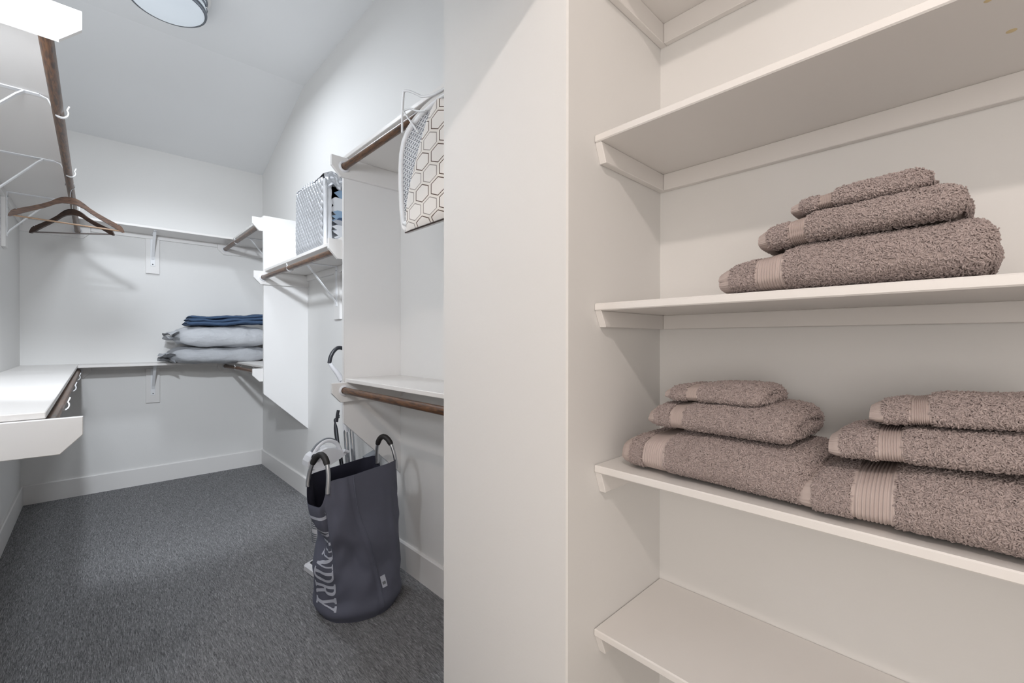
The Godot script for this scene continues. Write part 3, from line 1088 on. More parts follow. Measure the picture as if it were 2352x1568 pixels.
func ironing_board() -> void:
	var t := thing("ironing_board", "small ironing board with honeycomb cover hanging nose up from the rod", "ironing board", W(1.24, 0.87, 1.86))
	var o := t.position
	# outline in (u, y): nose up, seen from its underside; centre line at u = 1.235
	var uc := 1.235
	var half := [[0.0, 2.093], [0.06, 2.090], [0.13, 2.082], [0.19, 2.066], [0.235, 2.045], [0.268, 2.012], [0.286, 1.97], [0.292, 1.91], [0.290, 1.84], [0.284, 1.76], [0.272, 1.69], [0.255, 1.672]]
	var outline := func(inset: float) -> PackedVector2Array:
		var a := PackedVector2Array()
		for p in half:
			a.append(Vector2(uc + p[0], p[1]))
		for i in range(half.size() - 1, 0, -1):
			a.append(Vector2(uc - half[i][0], half[i][1]))
		if inset > 0.0:
			a = Geometry2D.offset_polygon(a, -inset)[0]
		return a
	var full: PackedVector2Array = outline.call(0.0)
	# padded cover wrapped round the far side
	var st := mb()
	var poly := []
	for p in full:
		poly.append(W(p.x, 0.878, p.y) - o)
	prism(st, poly, Vector3(-0.018, 0, 0), 0.006)
	put("padded_cover", st, M.cover, t)
	# metal rim
	st = mb()
	var path := []
	for p in outline.call(0.020):
		path.append(W(p.x, 0.853, p.y) - o)
	path.append(path[0])
	tube(st, path, 0.009, 10, false)
	put("rim", st, M.white_metal, t)
	# gathered cover edge outside the rim, with small stitched ticks
	st = mb()
	path = []
	for p in full:
		path.append(W(p.x, 0.866, p.y) - o)
	path.append(path[0])
	tube(st, path, 0.014, 12, false)
	put("cover_edge", st, M.cover, t)
	st = mb()
	for i in full.size():
		var a := full[i]
		var b := full[(i + 1) % full.size()]
		var nn := int(a.distance_to(b) / 0.028)
		for k in nn:
			var q := a.lerp(b, (k + 0.5) / nn)
			var d := (b - a).normalized()
			box(st, W(q.x - d.x * 0.005 - 0.0, 0.8535, q.y - d.y * 0.005 - 0.0015) - o, W(q.x + d.x * 0.005 + 0.001, 0.8555, q.y + d.y * 0.005 + 0.0015) - o, 0.0)
	var tick := put("printed_mark", st, M.hanger_dark, t)
	tick.set_meta("kind", "stuff")
	# expanded metal deck
	st = mb()
	var inner: PackedVector2Array = outline.call(0.024)
	for s in [-1.0, 1.0]:
		for i in range(-40, 41):
			var c := Vector2(uc, 1.87) + Vector2(i * 0.0270, 0)
			var d := Vector2(1.0, s * 0.62).normalized()
			for seg in Geometry2D.intersect_polyline_with_polygon(PackedVector2Array([c - d * 0.9, c + d * 0.9]), inner):
				ribbon(st, [W(seg[0].x, 0.855, seg[0].y) - o, W(seg[1].x, 0.855, seg[1].y) - o], Vector3(0, 0.86, 0.5 * s).normalized(), 0.0036, 0.002)
	put("mesh_deck", st, M.white_metal, t, "white expanded metal deck")
	st = mb()
	poly = []
	for p in outline.call(0.02):
		poly.append(W(p.x, 0.8585, p.y) - o)
	prism(st, poly, Vector3(0.0006, 0, 0))
	put("cover_lining", st, M.sheet_grey, t, "pale lining seen through the mesh")
	# honeycomb cover folded over the near side, tapered like a nose
	var right := [[0.0, 2.062], [0.030, 2.056], [0.055, 2.040], [0.085, 2.010], [0.125, 1.955], [0.170, 1.880], [0.205, 1.815], [0.222, 1.765], [0.230, 1.715], [0.226, 1.672]]
	var rows := 40
	var cols := 30
	var P := []
	for i in rows + 1:
		var y := lerpf(1.657, 2.060, float(i) / rows)
		var hw := 0.0
		for k in right.size() - 1:
			if y <= right[k][1] and y >= right[k + 1][1]:
				hw = lerpf(right[k][0], right[k + 1][0], (right[k][1] - y) / (right[k][1] - right[k + 1][1]))
		if y < 1.672:
			hw = 0.226
		hw = maxf(hw, 0.004)
		for j in cols + 1:
			var f := lerpf(-1.0, 1.0, float(j) / cols)
			var puff := 0.014 * pow(maxf(0.0, 1.0 - f * f), 0.35) * smoothstep(0.0, 0.08, (y - 1.657) / 0.4 + 0.03)
			P.append(W(uc + hw * f, 0.846 - puff, y) - o)
	st = mb()
	var tmp := mb()
	grid(tmp, P, rows + 1, cols + 1, false, false)
	var arr := tmp.commit_to_arrays()
	var vs: PackedVector3Array = arr[Mesh.ARRAY_VERTEX]
	var uvs := PackedVector2Array()
	for p in vs:
		uvs.append(Vector2((-(p.z + o.z) - 0.03) / 0.400, (2.1 - (p.y + o.y)) / 0.1112))
	arr[Mesh.ARRAY_TEX_UV] = uvs
	var am := ArrayMesh.new()
	am.add_surface_from_arrays(Mesh.PRIMITIVE_TRIANGLES, arr)
	put("honeycomb_cover", am, M.hex, t, "cream cover printed with brown and grey hexagons")
	# dark line along the bottom edge
	st = mb()
	tube(st, [W(uc - 0.24, 0.850, 1.656) - o, W(uc, 0.846, 1.655) - o, W(uc + 0.24, 0.850, 1.656) - o], 0.0025, 8)
	put("bottom_binding", st, M.hanger_dark, t)
	# folded wire legs and hook
	st = mb()
	tube(st, smooth_path([W(1.472, 0.835, 2.028) - o, W(1.466, 0.833, 2.09) - o, W(1.455, 0.832, 2.165) - o, W(1.445, 0.832, 2.172) - o, W(1.415, 0.836, 2.160) - o, W(1.375, 0.842, 2.135) - o, W(1.34, 0.846, 2.115) - o, W(1.24, 0.846, 2.092) - o, W(1.05, 0.846, 2.092) - o], 5), 0.0042, 10)
	put("wire_leg", st, M.white_metal, t)
	st = mb()
	tube(st, [W(1.462, 0.834, 2.105) - o, W(1.40, 0.838, 2.035) - o, W(1.37, 0.842, 1.995) - o], 0.0036, 8)
	put("wire_leg", st, M.white_metal, t)
	st = mb()
	tube(st, smooth_path([W(1.462, 0.838, 2.108) - o, W(1.42, 0.838, 2.100) - o, W(1.375, 0.840, 2.075) - o, W(1.32, 0.842, 2.055) - o], 4), 0.0036, 8)
	put("wire_leg", st, M.white_metal, t)
	# strap that holds the board on the rod
	st = mb()
	var pts := [W(1.21, 0.858, 2.06) - o, W(1.21, 0.868, 2.095) - o]
	for i in 11:
		var a := deg_to_rad(lerpf(190.0, -20.0, i / 10.0))
		pts.append(W(1.21, ROD_RIGHT + 0.019 * cos(a), UP_Y - 0.047 + 0.019 * sin(a)) - o)
	tube(st, pts, 0.0025, 8)
	put("hanging_hook", st, M.white_metal, t)

# ------------------------------------------------------------------ cleaning machines

func stick_vacuum() -> void:
	var t := thing("stick_vacuum", "white stick vacuum with a loop handle and chrome tubes, standing behind the divider panel", "vacuum", W(2.42, 1.06, 0.0))
	var o := t.position
	var top := W(2.60, 1.085, 1.10) - o
	# loop handle: dark outer grip, white inner arm
	var st := mb()
	tube(st, smooth_path([W(2.60, 1.10, 1.19) - o, W(2.60, 1.055, 1.203) - o, W(2.60, 1.025, 1.185) - o, W(2.60, 1.005, 1.15) - o, W(2.60, 0.997, 1.112) - o], 5), 0.0115, 12)
	put("grip", st, M.dark_plastic, t, "dark soft grip")
	st = mb()
	tube(st, smooth_path([W(2.60, 0.999, 1.115) - o, W(2.60, 1.018, 1.085) - o, W(2.60, 1.045, 1.050) - o, W(2.60, 1.068, 1.010) - o], 5), [0.010, 0.011, 0.0115, 0.012, 0.0125, 0.013, 0.0135, 0.014, 0.0145, 0.015, 0.0155, 0.016, 0.0165, 0.017, 0.0175, 0.018], 12)
	put("handle_arm", st, M.white_plastic, t)
	st = mb()
	tube(st, [W(2.60, 1.10, 1.19) - o, W(2.60, 1.105, 1.10) - o, W(2.60, 1.095, 1.0) - o], 0.016, 12)
	put("handle_back", st, M.white_plastic, t)
	st = mb()
	tube(st, [W(2.60, 1.085, 1.02) - o, W(2.59, 1.082, 0.92) - o, W(2.575, 1.080, 0.80) - o, W(2.56, 1.080, 0.70) - o], [0.024, 0.020, 0.0175, 0.016], 16)
	put("shaft", st, M.white_plastic, t)
	st = mb()
	tube(st, [W(2.575, 1.078, 0.79) - o, W(2.51, 1.075, 0.45) - o, W(2.46, 1.075, 0.20) - o], 0.013, 16)
	put("chrome_tube", st, M.chrome, t)
	st = mb()
	tube(st, [W(2.545, 1.105, 0.74) - o, W(2.49, 1.103, 0.45) - o, W(2.44, 1.10, 0.20) - o], 0.012, 16)
	put("chrome_tube", st, M.chrome, t)
	# wound cable: dark loops hanging on the shaft
	for k in 3:
		st = mb()
		var d := 0.007 * k
		tube(st, smooth_path([W(2.60, 1.056, 0.80 - d) - o, W(2.60, 1.034 - d * 0.5, 0.775) - o, W(2.60, 1.028 + d, 0.72) - o, W(2.59, 1.034 + d, 0.64) - o, W(2.575, 1.044 + d, 0.56) - o, W(2.56, 1.052 + d, 0.47) - o], 5), 0.0048, 8)
		put("cable", st, [M.dark_plastic, M.grey_plastic, M.dark_plastic][k], t)
	st = mb()
	tube(st, smooth_path([W(2.60, 1.050, 0.83) - o, W(2.60, 1.044, 0.80) - o, W(2.60, 1.040, 0.76) - o], 4), 0.009, 10)
	put("cable_hook", st, M.dark_plastic, t)
	# lower body, dust cup and floor head
	st = mb()
	prism(st, [W(2.36, 1.12, 0.42) - o, W(2.36, 1.12, 0.575) - o, W(2.36, 1.185, 0.60) - o, W(2.36, 1.185, 0.40) - o], Vector3(0, 0, -0.07), 0.006)
	put("dust_cup", st, M.grey_plastic, t, "grey dust cup")
	st = mb()
	lathe(st, [[0.0, 0.0], [0.05, 0.0], [0.062, 0.03], [0.06, 0.16], [0.045, 0.25], [0.02, 0.29], [0.0, 0.29]], W(2.45, 1.09, 0.06) - o, 24)
	put("motor_body", st, M.white_plastic, t)
	st = mb()
	prism(st, [W(2.30, 1.0, 0.004) - o, W(2.30, 1.0, 0.045) - o, W(2.30, 1.04, 0.06) - o, W(2.30, 1.16, 0.06) - o, W(2.30, 1.19, 0.045) - o, W(2.30, 1.19, 0.004) - o], Vector3(0, 0, -0.15), 0.006)
	put("floor_head", st, M.white_plastic, t)

func steam_mop() -> void:
	var t := thing("steam_mop", "white steam mop with a round dial and triangular head, half hidden behind the laundry bag", "steam mop", W(2.46, 0.91, 0.0))
	var o := t.position
	# triangular floor head: white frame, dark inset
	var st := mb()
	var A := Vector2(2.49, 0.812)
	var B := Vector2(2.268, 0.838)
	var C := Vector2(2.585, 1.03)
	var G := (A + B + C) / 3.0
	var ring := func(s: float, cut: float) -> Array:
		var out := []
		var T := [A, B, C]
		for i in 3:
			var p: Vector2 = T[i]
			for k in [T[(i + 2) % 3], T[(i + 1) % 3]]:
				out.append(G + ((p.lerp(k, cut)) - G) * s)
		return out
	var outer: Array = ring.call(1.0, 0.06)
	var innr: Array = ring.call(0.66, 0.06)
	for i in outer.size():
		var j := (i + 1) % outer.size()
		var f := func(p: Vector2, y: float) -> Vector3: return W(p.x, p.y, y) - o
		quad(st, f.call(outer[i], 0.028), f.call(outer[j], 0.028), f.call(innr[j], 0.036), f.call(innr[i], 0.036), Vector3.UP)
		var out: Vector3 = f.call((outer[i] + outer[j]) * 0.5 - G, 0.0) + o
		quad(st, f.call(outer[i], 0.004), f.call(outer[j], 0.004), f.call(outer[j], 0.028), f.call(outer[i], 0.028), Vector3(out.x, 0, out.z))
	put("head_frame", st, M.white_plastic, t)
	st = mb()
	var poly := []
	for p in innr:
		poly.append(W(p.x, p.y, 0.002) - o)
	prism(st, poly, Vector3(0, 0.031, 0), 0.002)
	put("head_inset", st, M.dark_plastic, t, "dark inset of the head")
	st = mb()
	var inn2: Array = ring.call(0.34, 0.08)
	poly = []
	for p in inn2:
		poly.append(W(p.x, p.y, 0.03) - o)
	prism(st, poly, Vector3(0, 0.018, 0), 0.003)
	put("head_hinge", st, M.white_plastic, t)
	# vented lower body
	st = mb()
	lathe(st, [[0.0, 0.0], [0.026, 0.0], [0.03, 0.03], [0.048, 0.06], [0.058, 0.11], [0.060, 0.19], [0.050, 0.225], [0.0, 0.23]], W(2.47, 0.915, 0.06) - o, 32)
	var vents := put("vented_body", st, M.white_plastic, t)
	for r in 2:
		for k in 5:
			st = mb()
			var y: float = [0.225, 0.15][r] + 0.011 * k
			var P := []
			for i in 8:
				var a := deg_to_rad(lerpf(150.0, 215.0, i / 7.0))
				for s in [-0.0025, 0.0025]:
					P.append(W(2.47 + 0.0615 * sin(a) * 1.0, 0.915 + 0.0615 * cos(a), y + s) - o)
			grid(st, P, 8, 2)
			var P2 := []
			for p in P:
				P2.append((p as Vector3) * Vector3(0.985, 1, 0.985))
			grid(st, P2, 8, 2, false, true)
			put("vent_slot", st, M.grey_plastic, vents)
	st = mb()
	lathe(st, [[0.051, 0.0], [0.050, 0.06], [0.044, 0.10], [0.0, 0.10]], W(2.47, 0.915, 0.285) - o, 32)
	put("water_tank", st, M.tank, t, "smoky water tank")
	st = mb()
	tube(st, [W(2.47, 0.915, 0.37) - o, W(2.48, 0.905, 0.46) - o, W(2.49, 0.90, 0.54) - o], [0.04, 0.046, 0.05], 24)
	put("neck", st, M.white_plastic, t)
	# head unit with dial, outlined as seen from the doorway
	st = mb()
	var pxs := [[0.826, 0.575], [0.829, 0.600], [0.843, 0.625], [0.862, 0.637], [0.885, 0.640], [0.91, 0.655], [0.935, 0.660], [0.965, 0.655], [0.995, 0.640], [1.030, 0.628], [1.042, 0.618], [1.035, 0.606], [0.985, 0.580], [0.945, 0.562], [0.915, 0.550], [0.870, 0.552], [0.845, 0.560]]
	poly = []
	for p in pxs:
		poly.append(W(2.455, p[0], p[1] - 0.012) - o)
	prism(st, poly, Vector3(0, 0, -0.09), 0.016)
	put("head_unit", st, M.white_plastic, t)
	st = mb()
	tube(st, smooth_path([W(2.50, 0.868, 0.618) - o, W(2.50, 0.895, 0.655) - o, W(2.50, 0.93, 0.678) - o, W(2.50, 0.965, 0.677) - o, W(2.50, 1.0, 0.655) - o, W(2.50, 1.02, 0.615) - o], 5), 0.0115, 14)
	put("carry_handle", st, M.white_plastic, t)
	st = mb()
	tube(st, smooth_path([W(2.50, 0.860, 0.632) - o, W(2.50, 0.889, 0.667) - o, W(2.50, 0.928, 0.689) - o, W(2.50, 0.962, 0.689) - o, W(2.50, 0.99, 0.677) - o], 5), 0.006, 10)
	put("handle_trim", st, M.grey_plastic, t, "grey strip on the handle")
	st = mb()
	var axis := Vector3(-0.45, 0.12, 0.88).normalized()
	var dc := W(2.452, 0.864, 0.612) - o
	lathe(st, [[0.023, -0.004], [0.023, 0.004], [0.019, 0.006]], dc, 32, axis)
	var dial := put("dial_ring", st, M.white_plastic, t)
	st = mb()
	lathe(st, [[0.019, 0.0], [0.018, 0.008], [0.010, 0.0095], [0.0, 0.0095]], dc, 32, axis)
	put("dial", st, M.dark_plastic, dial, "round black dial")
	st = mb()
	tube(st, [W(2.455, 1.022, 0.618) - o, W(2.455, 1.05, 0.606) - o], [0.011, 0.008], 12)
	put("hinge_pin", st, M.white_plastic, t)

# ------------------------------------------------------------------ laundry bag

const BAG_FOOT := Vector2(2.020, 0.914)
const BAG_TOP := Vector2(1.890, 0.838)
const BAG_R := 0.188

func bag_noise() -> FastNoiseLite:
	var n := FastNoiseLite.new()
	n.seed = 19
	n.frequency = 1.1
	n.fractal_octaves = 2
	return n

# a: angle (0 = towards the closet wall, PI/2 = towards the doorway), t: 0 foot to 1 rim
func bag_point(a: float, t: float, n: FastNoiseLite, off := 0.0) -> Vector3:
	var e1 := Vector2(0.297, 0.955)
	var e2 := Vector2(-0.955, 0.297)
	var c := cos(a)
	var s := sin(a)
	var round_ := BAG_FOOT + (e1 * c + e2 * s) * (BAG_R + off)
	var cc := signf(c) * pow(absf(c), 0.5)
	var ss := signf(s) * pow(absf(s), 0.5)
	var lens := BAG_TOP + Vector2(0.063, 0.203) * cc + Vector2(-0.082, 0.0235) * ss + (e1 * c + e2 * s) * off
	var k := smoothstep(0.05, 1.05, t)
	var p := round_.lerp(lens, k)
	# waist and folds
	var pinch := 0.070 * exp(-pow(angle_difference(a, deg_to_rad(198.0)) / 0.50, 2.0)) * exp(-pow((t - 0.64) / 0.17, 2.0))
	var crease := 0.022 * exp(-pow((angle_difference(a, deg_to_rad(163.0)) + 0.10 * (t - 0.5)) / 0.13, 2.0)) * smoothstep(0.38, 0.66, t) * (1.0 - smoothstep(0.9, 1.0, t))
	var seam := 0.004 * exp(-pow(angle_difference(a, deg_to_rad(104.0)) / 0.035, 2.0))
	var dent := 0.016 * exp(-pow(angle_difference(a, deg_to_rad(128.0)) / 0.28, 2.0)) * exp(-pow((t - 0.42 - 0.25 * (a - 2.2)) / 0.10, 2.0))
	var foot := 0.016 * exp(-pow((t - 0.0) / 0.035, 2.0)) - 0.010 * exp(-pow((t - 0.085) / 0.05, 2.0))
	var wr := n.get_noise_3d(c * 1.0, s * 1.0, t * 2.4) * 0.022 * (0.35 + 0.65 * sin(PI * t))
	var inward := pinch + crease + seam + dent + foot - wr
	p -= (e1 * c + e2 * s) * inward
	var dipA := exp(-pow(angle_difference(a, PI) / 0.52, 4.0))
	var dipB := exp(-pow(angle_difference(a, 0.0) / 0.52, 4.0))
	var rim := 0.682 - 0.105 * dipA - 0.085 * dipB
	var y := rim * t
	return W(p.x, p.y, y)

func laundry_bag() -> void:
	var t := thing("laundry_bag", "dark grey fabric laundry bag with two hoop handles, LAUNDRY printed down its side", "laundry bag", W(BAG_FOOT.x, BAG_FOOT.y, 0.0))
	var o := t.position
	var n := bag_noise()
	var rows := 70
	var cols := 160
	var P := []
	for i in rows + 1:
		for j in cols:
			P.append(bag_point(TAU * j / cols, float(i) / rows, n) - o)
	var st := mb()
	grid(st, P, rows + 1, cols, true, true)
	var base := W(BAG_FOOT.x, BAG_FOOT.y, 0.001) - o
	for j in cols:
		tri(st, P[j], P[(j + 1) % cols], base, Vector3.DOWN)
	put("fabric_body", st, M.bag, t)
	st = mb()
	var Q := []
	for i in rows + 1:
		for j in cols:
			Q.append(bag_point(TAU * j / cols, float(i) / rows, n, -0.0025) - o + Vector3(0, 0.003 * (1.0 - float(i) / rows), 0))
	grid(st, Q, rows + 1, cols, true, false)
	for j in cols:
		tri(st, Q[j], Q[(j + 1) % cols], base + Vector3(0, 0.005, 0), Vector3.UP)
	for j in cols:
		var a := rows * cols + j
		var b := rows * cols + (j + 1) % cols
		quad(st, P[a], P[b], Q[b], Q[a], Vector3.UP)
	put("lining", st, M.bag_in, t, "darker inside of the bag")
	# stitched seam down the front
	st = mb()
	var pts := []
	for i in 40:
		pts.append(bag_point(deg_to_rad(99.0), lerpf(0.06, 0.995, i / 39.0), n, 0.0008) - o)
	tube(st, pts, 0.0022, 6)
	put("seam", st, M.bag, t)
	# handles
	var left := [deg_to_rad(146.0), deg_to_rad(216.0)]
	var right := [deg_to_rad(34.0), deg_to_rad(-36.0)]
	for side in 2:
		var f := bag_point([left, right][side][0], 1.0, n) - o
		var b := bag_point([left, right][side][1], 1.0, n) - o
		var mid := (f + b) * 0.5
		var ax := (f - b) * 0.5
		var lean: Vector3 = [Vector3(0.012, 0, 0.01), Vector3(-0.012, 0, 0.0)][side]
		var top := 0.125
		var arc := func(q: float) -> Vector3:
			var x := cos(q)
			var y := sin(q)
			return mid + ax * x * 1.0 + Vector3(0, top * y - 0.012, 0) + lean * y
		var all := [f + Vector3(0, -0.03, 0)]
		for i in 25:
			all.append(arc.call(PI * i / 24.0))
		all.append(b + Vector3(0, -0.03, 0))
		st = mb()
		tube(st, all, 0.0085, 14)
		var hoop := put("handle_hoop", st, M.alu, t, "bent aluminium hoop handle")
		st = mb()
		pts = []
		for i in 15:
			pts.append(arc.call(lerpf(deg_to_rad(48.0), deg_to_rad(140.0), i / 14.0)))
		var rr := []
		for i in 15:
			rr.append(0.0128 if i > 0 and i < 14 else 0.011)
		tube(st, pts, rr, 16)
		put("foam_grip", st, M.black_foam, hoop, "black foam grip")
	# care tag sewn near the foot
	st = mb()
	P = []
	for i in 7:
		for j in 4:
			P.append(bag_point(deg_to_rad(lerpf(97.5, 90.5, j / 3.0)), lerpf(0.185, 0.265, i / 6.0), n, 0.0025) - o)
	grid(st, P, 7, 4, false, true)
	var care := put("care_tag", st, M.print, t, "small pale woven tag")
	st = mb()
	P = []
	for i in 3:
		for j in 3:
			P.append(bag_point(deg_to_rad(lerpf(96.3, 91.7, j / 2.0)), lerpf(0.205, 0.225, i / 2.0), n, 0.0032) - o)
	grid(st, P, 3, 3, false, true)
	put("tag_mark", st, M.grey_plastic, care)
	# the word printed down the side, letter tops towards the doorway
	var font := SystemFont.new()
	font.font_names = PackedStringArray(["Droid Serif"])
	font.font_weight = 700
	var tm := TextMesh.new()
	tm.text = "LAUNDRY"
	tm.font = font
	tm.font_size = 64
	tm.pixel_size = 0.002
	tm.depth = 0.0
	var ar := tm.get_mesh_arrays()
	var vs: PackedVector3Array = ar[Mesh.ARRAY_VERTEX]
	var idx: PackedInt32Array = ar[Mesh.ARRAY_INDEX]
	var lo := Vector2(INF, INF)
	var hi := Vector2(-INF, -INF)
	for p in vs:
		lo = lo.min(Vector2(p.x, p.y))
		hi = hi.max(Vector2(p.x, p.y))
	var todo := []
	for i in range(0, idx.size(), 3):
		var q := []
		for k in 3:
			var p := vs[idx[i + k]]
			q.append(Vector2((p.x - lo.x) / (hi.x - lo.x), (p.y - lo.y) / (hi.y - lo.y)))
		todo.append(q)
	st = mb()
	var place := func(q: Vector2) -> Vector3:
		# q.x runs down the bag, q.y runs from the letters' feet to their tops
		return bag_point(deg_to_rad(lerpf(198.0, 160.0, q.y)), lerpf(0.93, 0.10, q.x), n, 0.0018) - o
	while todo.size() > 0:
		var q: Array = todo.pop_back()
		var e := [q[0].distance_to(q[1]) , q[1].distance_to(q[2]), q[2].distance_to(q[0])]
		var big := 0
		for k in 3:
			if e[k] > e[big]:
				big = k
		var real: float = ((q[big] - q[(big + 1) % 3]) * Vector2(0.49, 0.11)).length()
		if real > 0.012:
			var m: Vector2 = (q[big] + q[(big + 1) % 3]) * 0.5
			todo.append([q[big], m, q[(big + 2) % 3]])
			todo.append([m, q[(big + 1) % 3], q[(big + 2) % 3]])
			continue
		var c := (q[0] + q[1] + q[2]) / 3.0 as Vector2
		var out: Vector3 = place.call(c) + o - W(BAG_FOOT.x, BAG_FOOT.y, 0.0)
		tri(st, place.call(q[0]), place.call(q[1]), place.call(q[2]), Vector3(out.x, 0, out.z))
	put("printed_word", st, M.print, t, "pale lettering reading LAUNDRY")

# ------------------------------------------------------------------ towels

var tuft_mesh: ArrayMesh

func make_tuft() -> void:
	var st := mb()
	var pts := [Vector3(0, -0.0012, 0), Vector3(0.0004, 0.0018, 0), Vector3(0.0018, 0.0042, 0.0004), Vector3(0.0042, 0.0056, 0.0006), Vector3(0.0060, 0.0054, 0.0)]
	tube(st, pts, [0.0011, 0.0013, 0.0014, 0.0012, 0.0004], 5, true)
	tuft_mesh = st.commit()

func towels() -> void:
	make_tuft()
	# left end u, length, base y, height, front v, depth, band start, band width, turn
	# then: growth of the height from the band to the far end, tilt in degrees
	var spec := [
		[0.347, 0.372, 1.3402, 0.099, 0.900, 0.270, 0.066, 0.050, 0.0, "large taupe towel at the bottom of the upper nook stack", 1, 0.80, 0.0],
		[0.276, 0.272, 1.4190, 0.064, 0.910, 0.215, 0.048, 0.032, 0.0, "medium taupe towel in the middle of the upper nook stack", 2, 0.95, 2.8],
		[0.226, 0.182, 1.4800, 0.043, 0.930, 0.150, 0.040, 0.026, 0.0, "smallest taupe towel on top of the upper nook stack", 3, 0.92, 1.4],
		[0.583, 0.385, 0.9432, 0.104, 0.918, 0.270, 0.058, 0.062, 2.0, "large taupe towel at the bottom of the lower stack beside the nook's side wall", 4, 0.95, 0.0],
		[0.528, 0.300, 1.0430, 0.073, 0.948, 0.215, 0.056, 0.036, 3.0, "medium taupe towel in the middle of the lower stack beside the nook's side wall", 5, 0.90, 0.6],
		[0.496, 0.210, 1.1080, 0.048, 0.972, 0.150, 0.052, 0.030, 4.0, "smallest taupe towel on top of the lower stack beside the nook's side wall", 6, 0.88, 0.8],
		[0.208, 0.390, 0.9432, 0.118, 0.897, 0.275, 0.074, 0.058, 0.0, "large taupe towel at the bottom of the lower stack cut off by the photo's edge", 7, 0.78, 0.0],
		[0.165, 0.300, 1.0420, 0.064, 0.920, 0.220, 0.062, 0.038, 0.0, "medium taupe towel in the middle of the lower stack cut off by the photo's edge", 8, 0.95, 4.0],
		[0.112, 0.215, 1.1070, 0.050, 0.940, 0.155, 0.048, 0.028, 0.0, "smallest taupe towel on top of the lower stack cut off by the photo's edge", 9, 0.92, 4.0]]
	for s in spec:
		towel(s)

class Towel:
	var L: float
	var H: float
	var D: float
	var b0: float
	var bw: float
	var grow: float
	var noise: FastNoiseLite
	func band(x: float) -> float:
		return 1.0 if x > b0 and x < b0 + bw else 0.0
	# local: x from the hem end, y up from the shelf, z towards the doorway; off is measured outwards
	func point(x: float, th: float, off: float) -> Vector3:
		var f := clampf(x / L, 0.0, 1.0)
		var hp := lerpf(0.72, 1.0, 1.0 - pow(1.0 - clampf(x / (b0 + bw * 1.5), 0.0, 1.0), 1.8)) * (1.0 - 0.05 * smoothstep(0.9, 1.0, f))
		hp *= lerpf(grow, 1.0, f)
		hp -= 0.07 * exp(-pow((x - b0 - bw * 0.5) / (bw * 0.7), 2.0))
		var h := H * hp
		var dd := D * lerpf(0.94, 1.0, smoothstep(0.0, 0.25, f))
		var el := 0.010
		var er := 0.018
		var k := 1.0
		if x < el:
			k = 1.0 - 0.10 * pow(1.0 - x / el, 2.0)
		elif x > L - er:
			k = 1.0 - 0.34 * pow((x - L + er) / er, 2.2)
		var c := cos(th)
		var s := sin(th)
		var hy := h * 0.5
		var zz := signf(c) * pow(absf(c), 0.62) * (dd * 0.5) * (1.0 - (1.0 - k) * h / dd)
		var yy := signf(s) * pow(absf(s), 0.66) * hy * k
		var nx := noise.get_noise_3d(x * 9.0, th * 0.9, H * 50.0)
		# the fold at the front leans back a little towards the top
		zz -= maxf(0.0, c) * 0.010 * (yy / hy)
		var out := Vector3(0, s, c).normalized()
		var p := Vector3(x, hy + yy, zz - D * 0.5) + out * (off + nx * 0.0055 * (0.3 if s < -0.6 else 1.0))
		if p.y < off * 0.0 + 0.0003:
			p.y = 0.0003
		return p

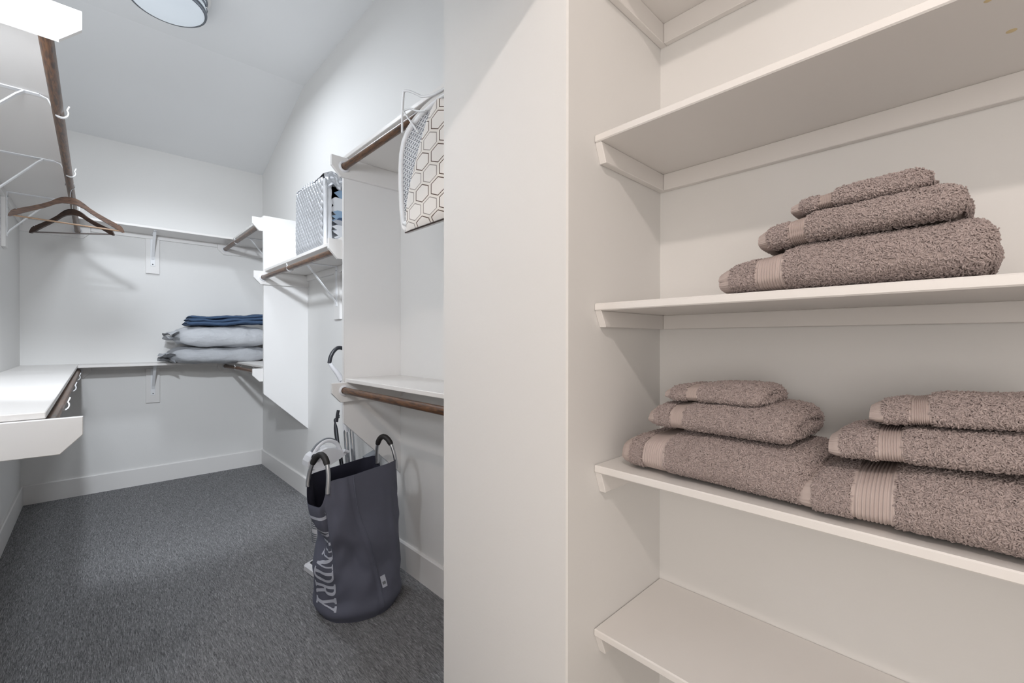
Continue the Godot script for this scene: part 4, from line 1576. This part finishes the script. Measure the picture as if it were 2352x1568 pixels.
func towel(s: Array) -> void:
	var T := Towel.new()
	T.L = s[1]
	T.H = s[3]
	T.D = s[5]
	T.b0 = s[6]
	T.bw = s[7]
	T.grow = s[11]
	T.noise = FastNoiseLite.new()
	T.noise.seed = s[10] * 13
	T.noise.frequency = 0.55
	T.noise.fractal_octaves = 2
	var t := thing("folded_towel", s[9], "towel", W(s[0], s[4], s[2]), -PI / 2.0 + deg_to_rad(-s[8]), "folded taupe towels in the nook")
	t.rotation.z = deg_to_rad(s[12])
	var pile := 0.0035
	var hem: float = 0.026 if T.H > 0.075 else 0.019
	var rows := 90
	var cols := 72
	var P := []
	for i in rows + 1:
		var x := T.L * i / rows
		for j in cols:
			P.append(T.point(x, TAU * j / cols, -pile))
	var st := mb()
	grid(st, P, rows + 1, cols, true, true)
	# end caps: the layers of the fold show at the far end
	for e in 2:
		var C := []
		var rings := 14
		var x0 := 0.0 if e == 0 else T.L
		var mid := Vector3(x0, T.H * (0.32 if e == 0 else 0.5), -T.D * 0.5)
		for i in rings + 1:
			var f := float(i) / rings
			for j in cols:
				var p: Vector3 = (P[j] if e == 0 else P[rows * cols + j])
				var q := p.lerp(mid, f)
				q.y = lerpf(p.y, mid.y, f)
				var bulge := 0.008 * (1.0 - pow(1.0 - f, 2.0))
				if e == 1:
					var y := q.y / T.H + 0.10 * sin(q.z * 18.0)
					bulge -= 0.016 * exp(-pow((y - 0.52) / 0.085, 2.0)) * smoothstep(0.1, 0.4, f)
				q.x += bulge * (-1.0 if e == 0 else 1.0)
				C.append(q)
		grid(st, C, rings + 1, cols, true, e == 0)
	put("towel_body", st, M.terry_base, t)
	# woven band with ribs, a strip of its own standing just proud of the cloth
	st = mb()
	var B := []
	var nb := 132
	for i in nb + 1:
		var f := float(i) / nb
		var x := T.b0 + T.bw * f
		var rib := 0.0
		if f > 0.06 and f < 0.94:
			var zone := absf(f - 0.5)
			rib = 0.0013 * sin(f * TAU * (8.0 if zone > 0.32 else 11.0))
		var edge := -0.003 if i == 0 or i == nb else 0.0
		for j in 96:
			B.append(T.point(x, TAU * j / 96, -0.0012 + rib + edge))
	grid(st, B, nb + 1, 96, true, true)
	put("woven_band", st, M.band, t, "smooth ribbed woven band")
	# flat hem at the end, with small puckers
	st = mb()
	var Hm := []
	for i in 9:
		var f := i / 8.0
		for j in 144:
			var th := TAU * j / 144
			var x := -0.002 + hem * f
			var p := T.point(maxf(x, 0.0), th, -0.0012 + 0.0006 * sin(th * 40.0) - 0.002 * pow(1.0 - f, 2.0))
			p.x = x
			Hm.append(p)
	grid(st, Hm, 9, 144, true, true)
	put("hem", st, M.hem, t, "flat stitched hem")
	# terry loops
	var r := RandomNumberGenerator.new()
	r.seed = 100 + s[10]
	var spots: Array[Transform3D] = []
	var cols_: Array[Color] = []
	var around := T.D * 2.0 + T.H * 2.0
	var count := int(T.L * around / 0.0000064)
	for k in count:
		var x := r.randf_range(hem * 0.9, T.L)
		if x > T.b0 - 0.001 and x < T.b0 + T.bw + 0.001:
			continue
		# spread evenly along the section, leaving out most of the underside
		var w := r.randf()
		var th := 0.0
		if w < 0.42:
			var q := r.randf_range(-0.9, 1.0)
			th = asin(signf(q) * pow(absf(q), 1.0 / 0.66))
		elif w < 0.9:
			var q := r.randf_range(-1.0, 1.0)
			th = acos(signf(q) * pow(absf(q), 1.0 / 0.62))
		else:
			th = r.randf_range(2.2, 4.0)
		add_tuft(T, x, th, pile, r, spots, cols_)
	# loops on the far end
	var ends := int(T.D * T.H / 0.0000065)
	for k in ends:
		var th := r.randf_range(0.0, TAU)
		var f := sqrt(r.randf())
		var p := T.point(T.L, th, -pile)
		var mid := Vector3(T.L, T.H * 0.5, -T.D * 0.5)
		var q := mid.lerp(p, f)
		q.y = maxf(q.y, 0.004)
		var y := q.y / T.H + 0.10 * sin(q.z * 18.0)
		var ff := 1.0 - f
		q.x += 0.008 * (1.0 - pow(1.0 - ff, 2.0)) - 0.016 * exp(-pow((y - 0.52) / 0.085, 2.0)) * smoothstep(0.1, 0.4, ff)
		tuft_at(q, Vector3(1, 0, 0), r, spots, cols_)
	var mm := MultiMesh.new()
	mm.transform_format = MultiMesh.TRANSFORM_3D
	mm.use_colors = true
	mm.mesh = tuft_mesh
	mm.instance_count = spots.size()
	for i in spots.size():
		mm.set_instance_transform(i, spots[i])
		mm.set_instance_color(i, cols_[i])
	var mi := MultiMeshInstance3D.new()
	mi.name = "terry_pile"
	mi.multimesh = mm
	mi.material_override = M.terry
	t.add_child(mi, true)
	mi.set_meta("kind", "stuff")

func add_tuft(T: Towel, x: float, th: float, pile: float, r: RandomNumberGenerator, spots: Array[Transform3D], cols_: Array[Color]) -> void:
	var p := T.point(x, th, -pile)
	if p.y < 0.003:
		return
	var px := T.point(minf(x + 0.003, T.L), th, -pile) - T.point(maxf(x - 0.003, 0.0), th, -pile)
	var pt := T.point(x, th + 0.02, -pile) - T.point(x, th - 0.02, -pile)
	var nn := pt.cross(px)
	if nn.length_squared() < 1e-16:
		return
	nn = nn.normalized()
	var outward := Vector3(0, sin(th), cos(th))
	if nn.dot(outward) < 0.0:
		nn = -nn
	tuft_at(p, nn, r, spots, cols_)

func tuft_at(p: Vector3, nn: Vector3, r: RandomNumberGenerator, spots: Array[Transform3D], cols_: Array[Color]) -> void:
	var tang := Vector3(r.randfn(), r.randfn() - 0.5, r.randfn())
	tang = tang - nn * tang.dot(nn)
	if tang.length_squared() < 1e-8:
		tang = nn.cross(Vector3.RIGHT + Vector3(0, 0.1, 0))
	tang = tang.normalized()
	var up := (nn + tang * r.randf_range(-0.1, 0.75)).normalized()
	var side := (tang - up * tang.dot(up)).normalized()
	var sc := r.randf_range(0.62, 1.02)
	spots.append(Transform3D(Basis(side, up, side.cross(up)).scaled_local(Vector3(sc, sc * r.randf_range(0.75, 1.1), sc)), p))
	var b := r.randf_range(0.82, 1.12)
	cols_.append(Color(0.40 * b, 0.332 * b, 0.316 * b))
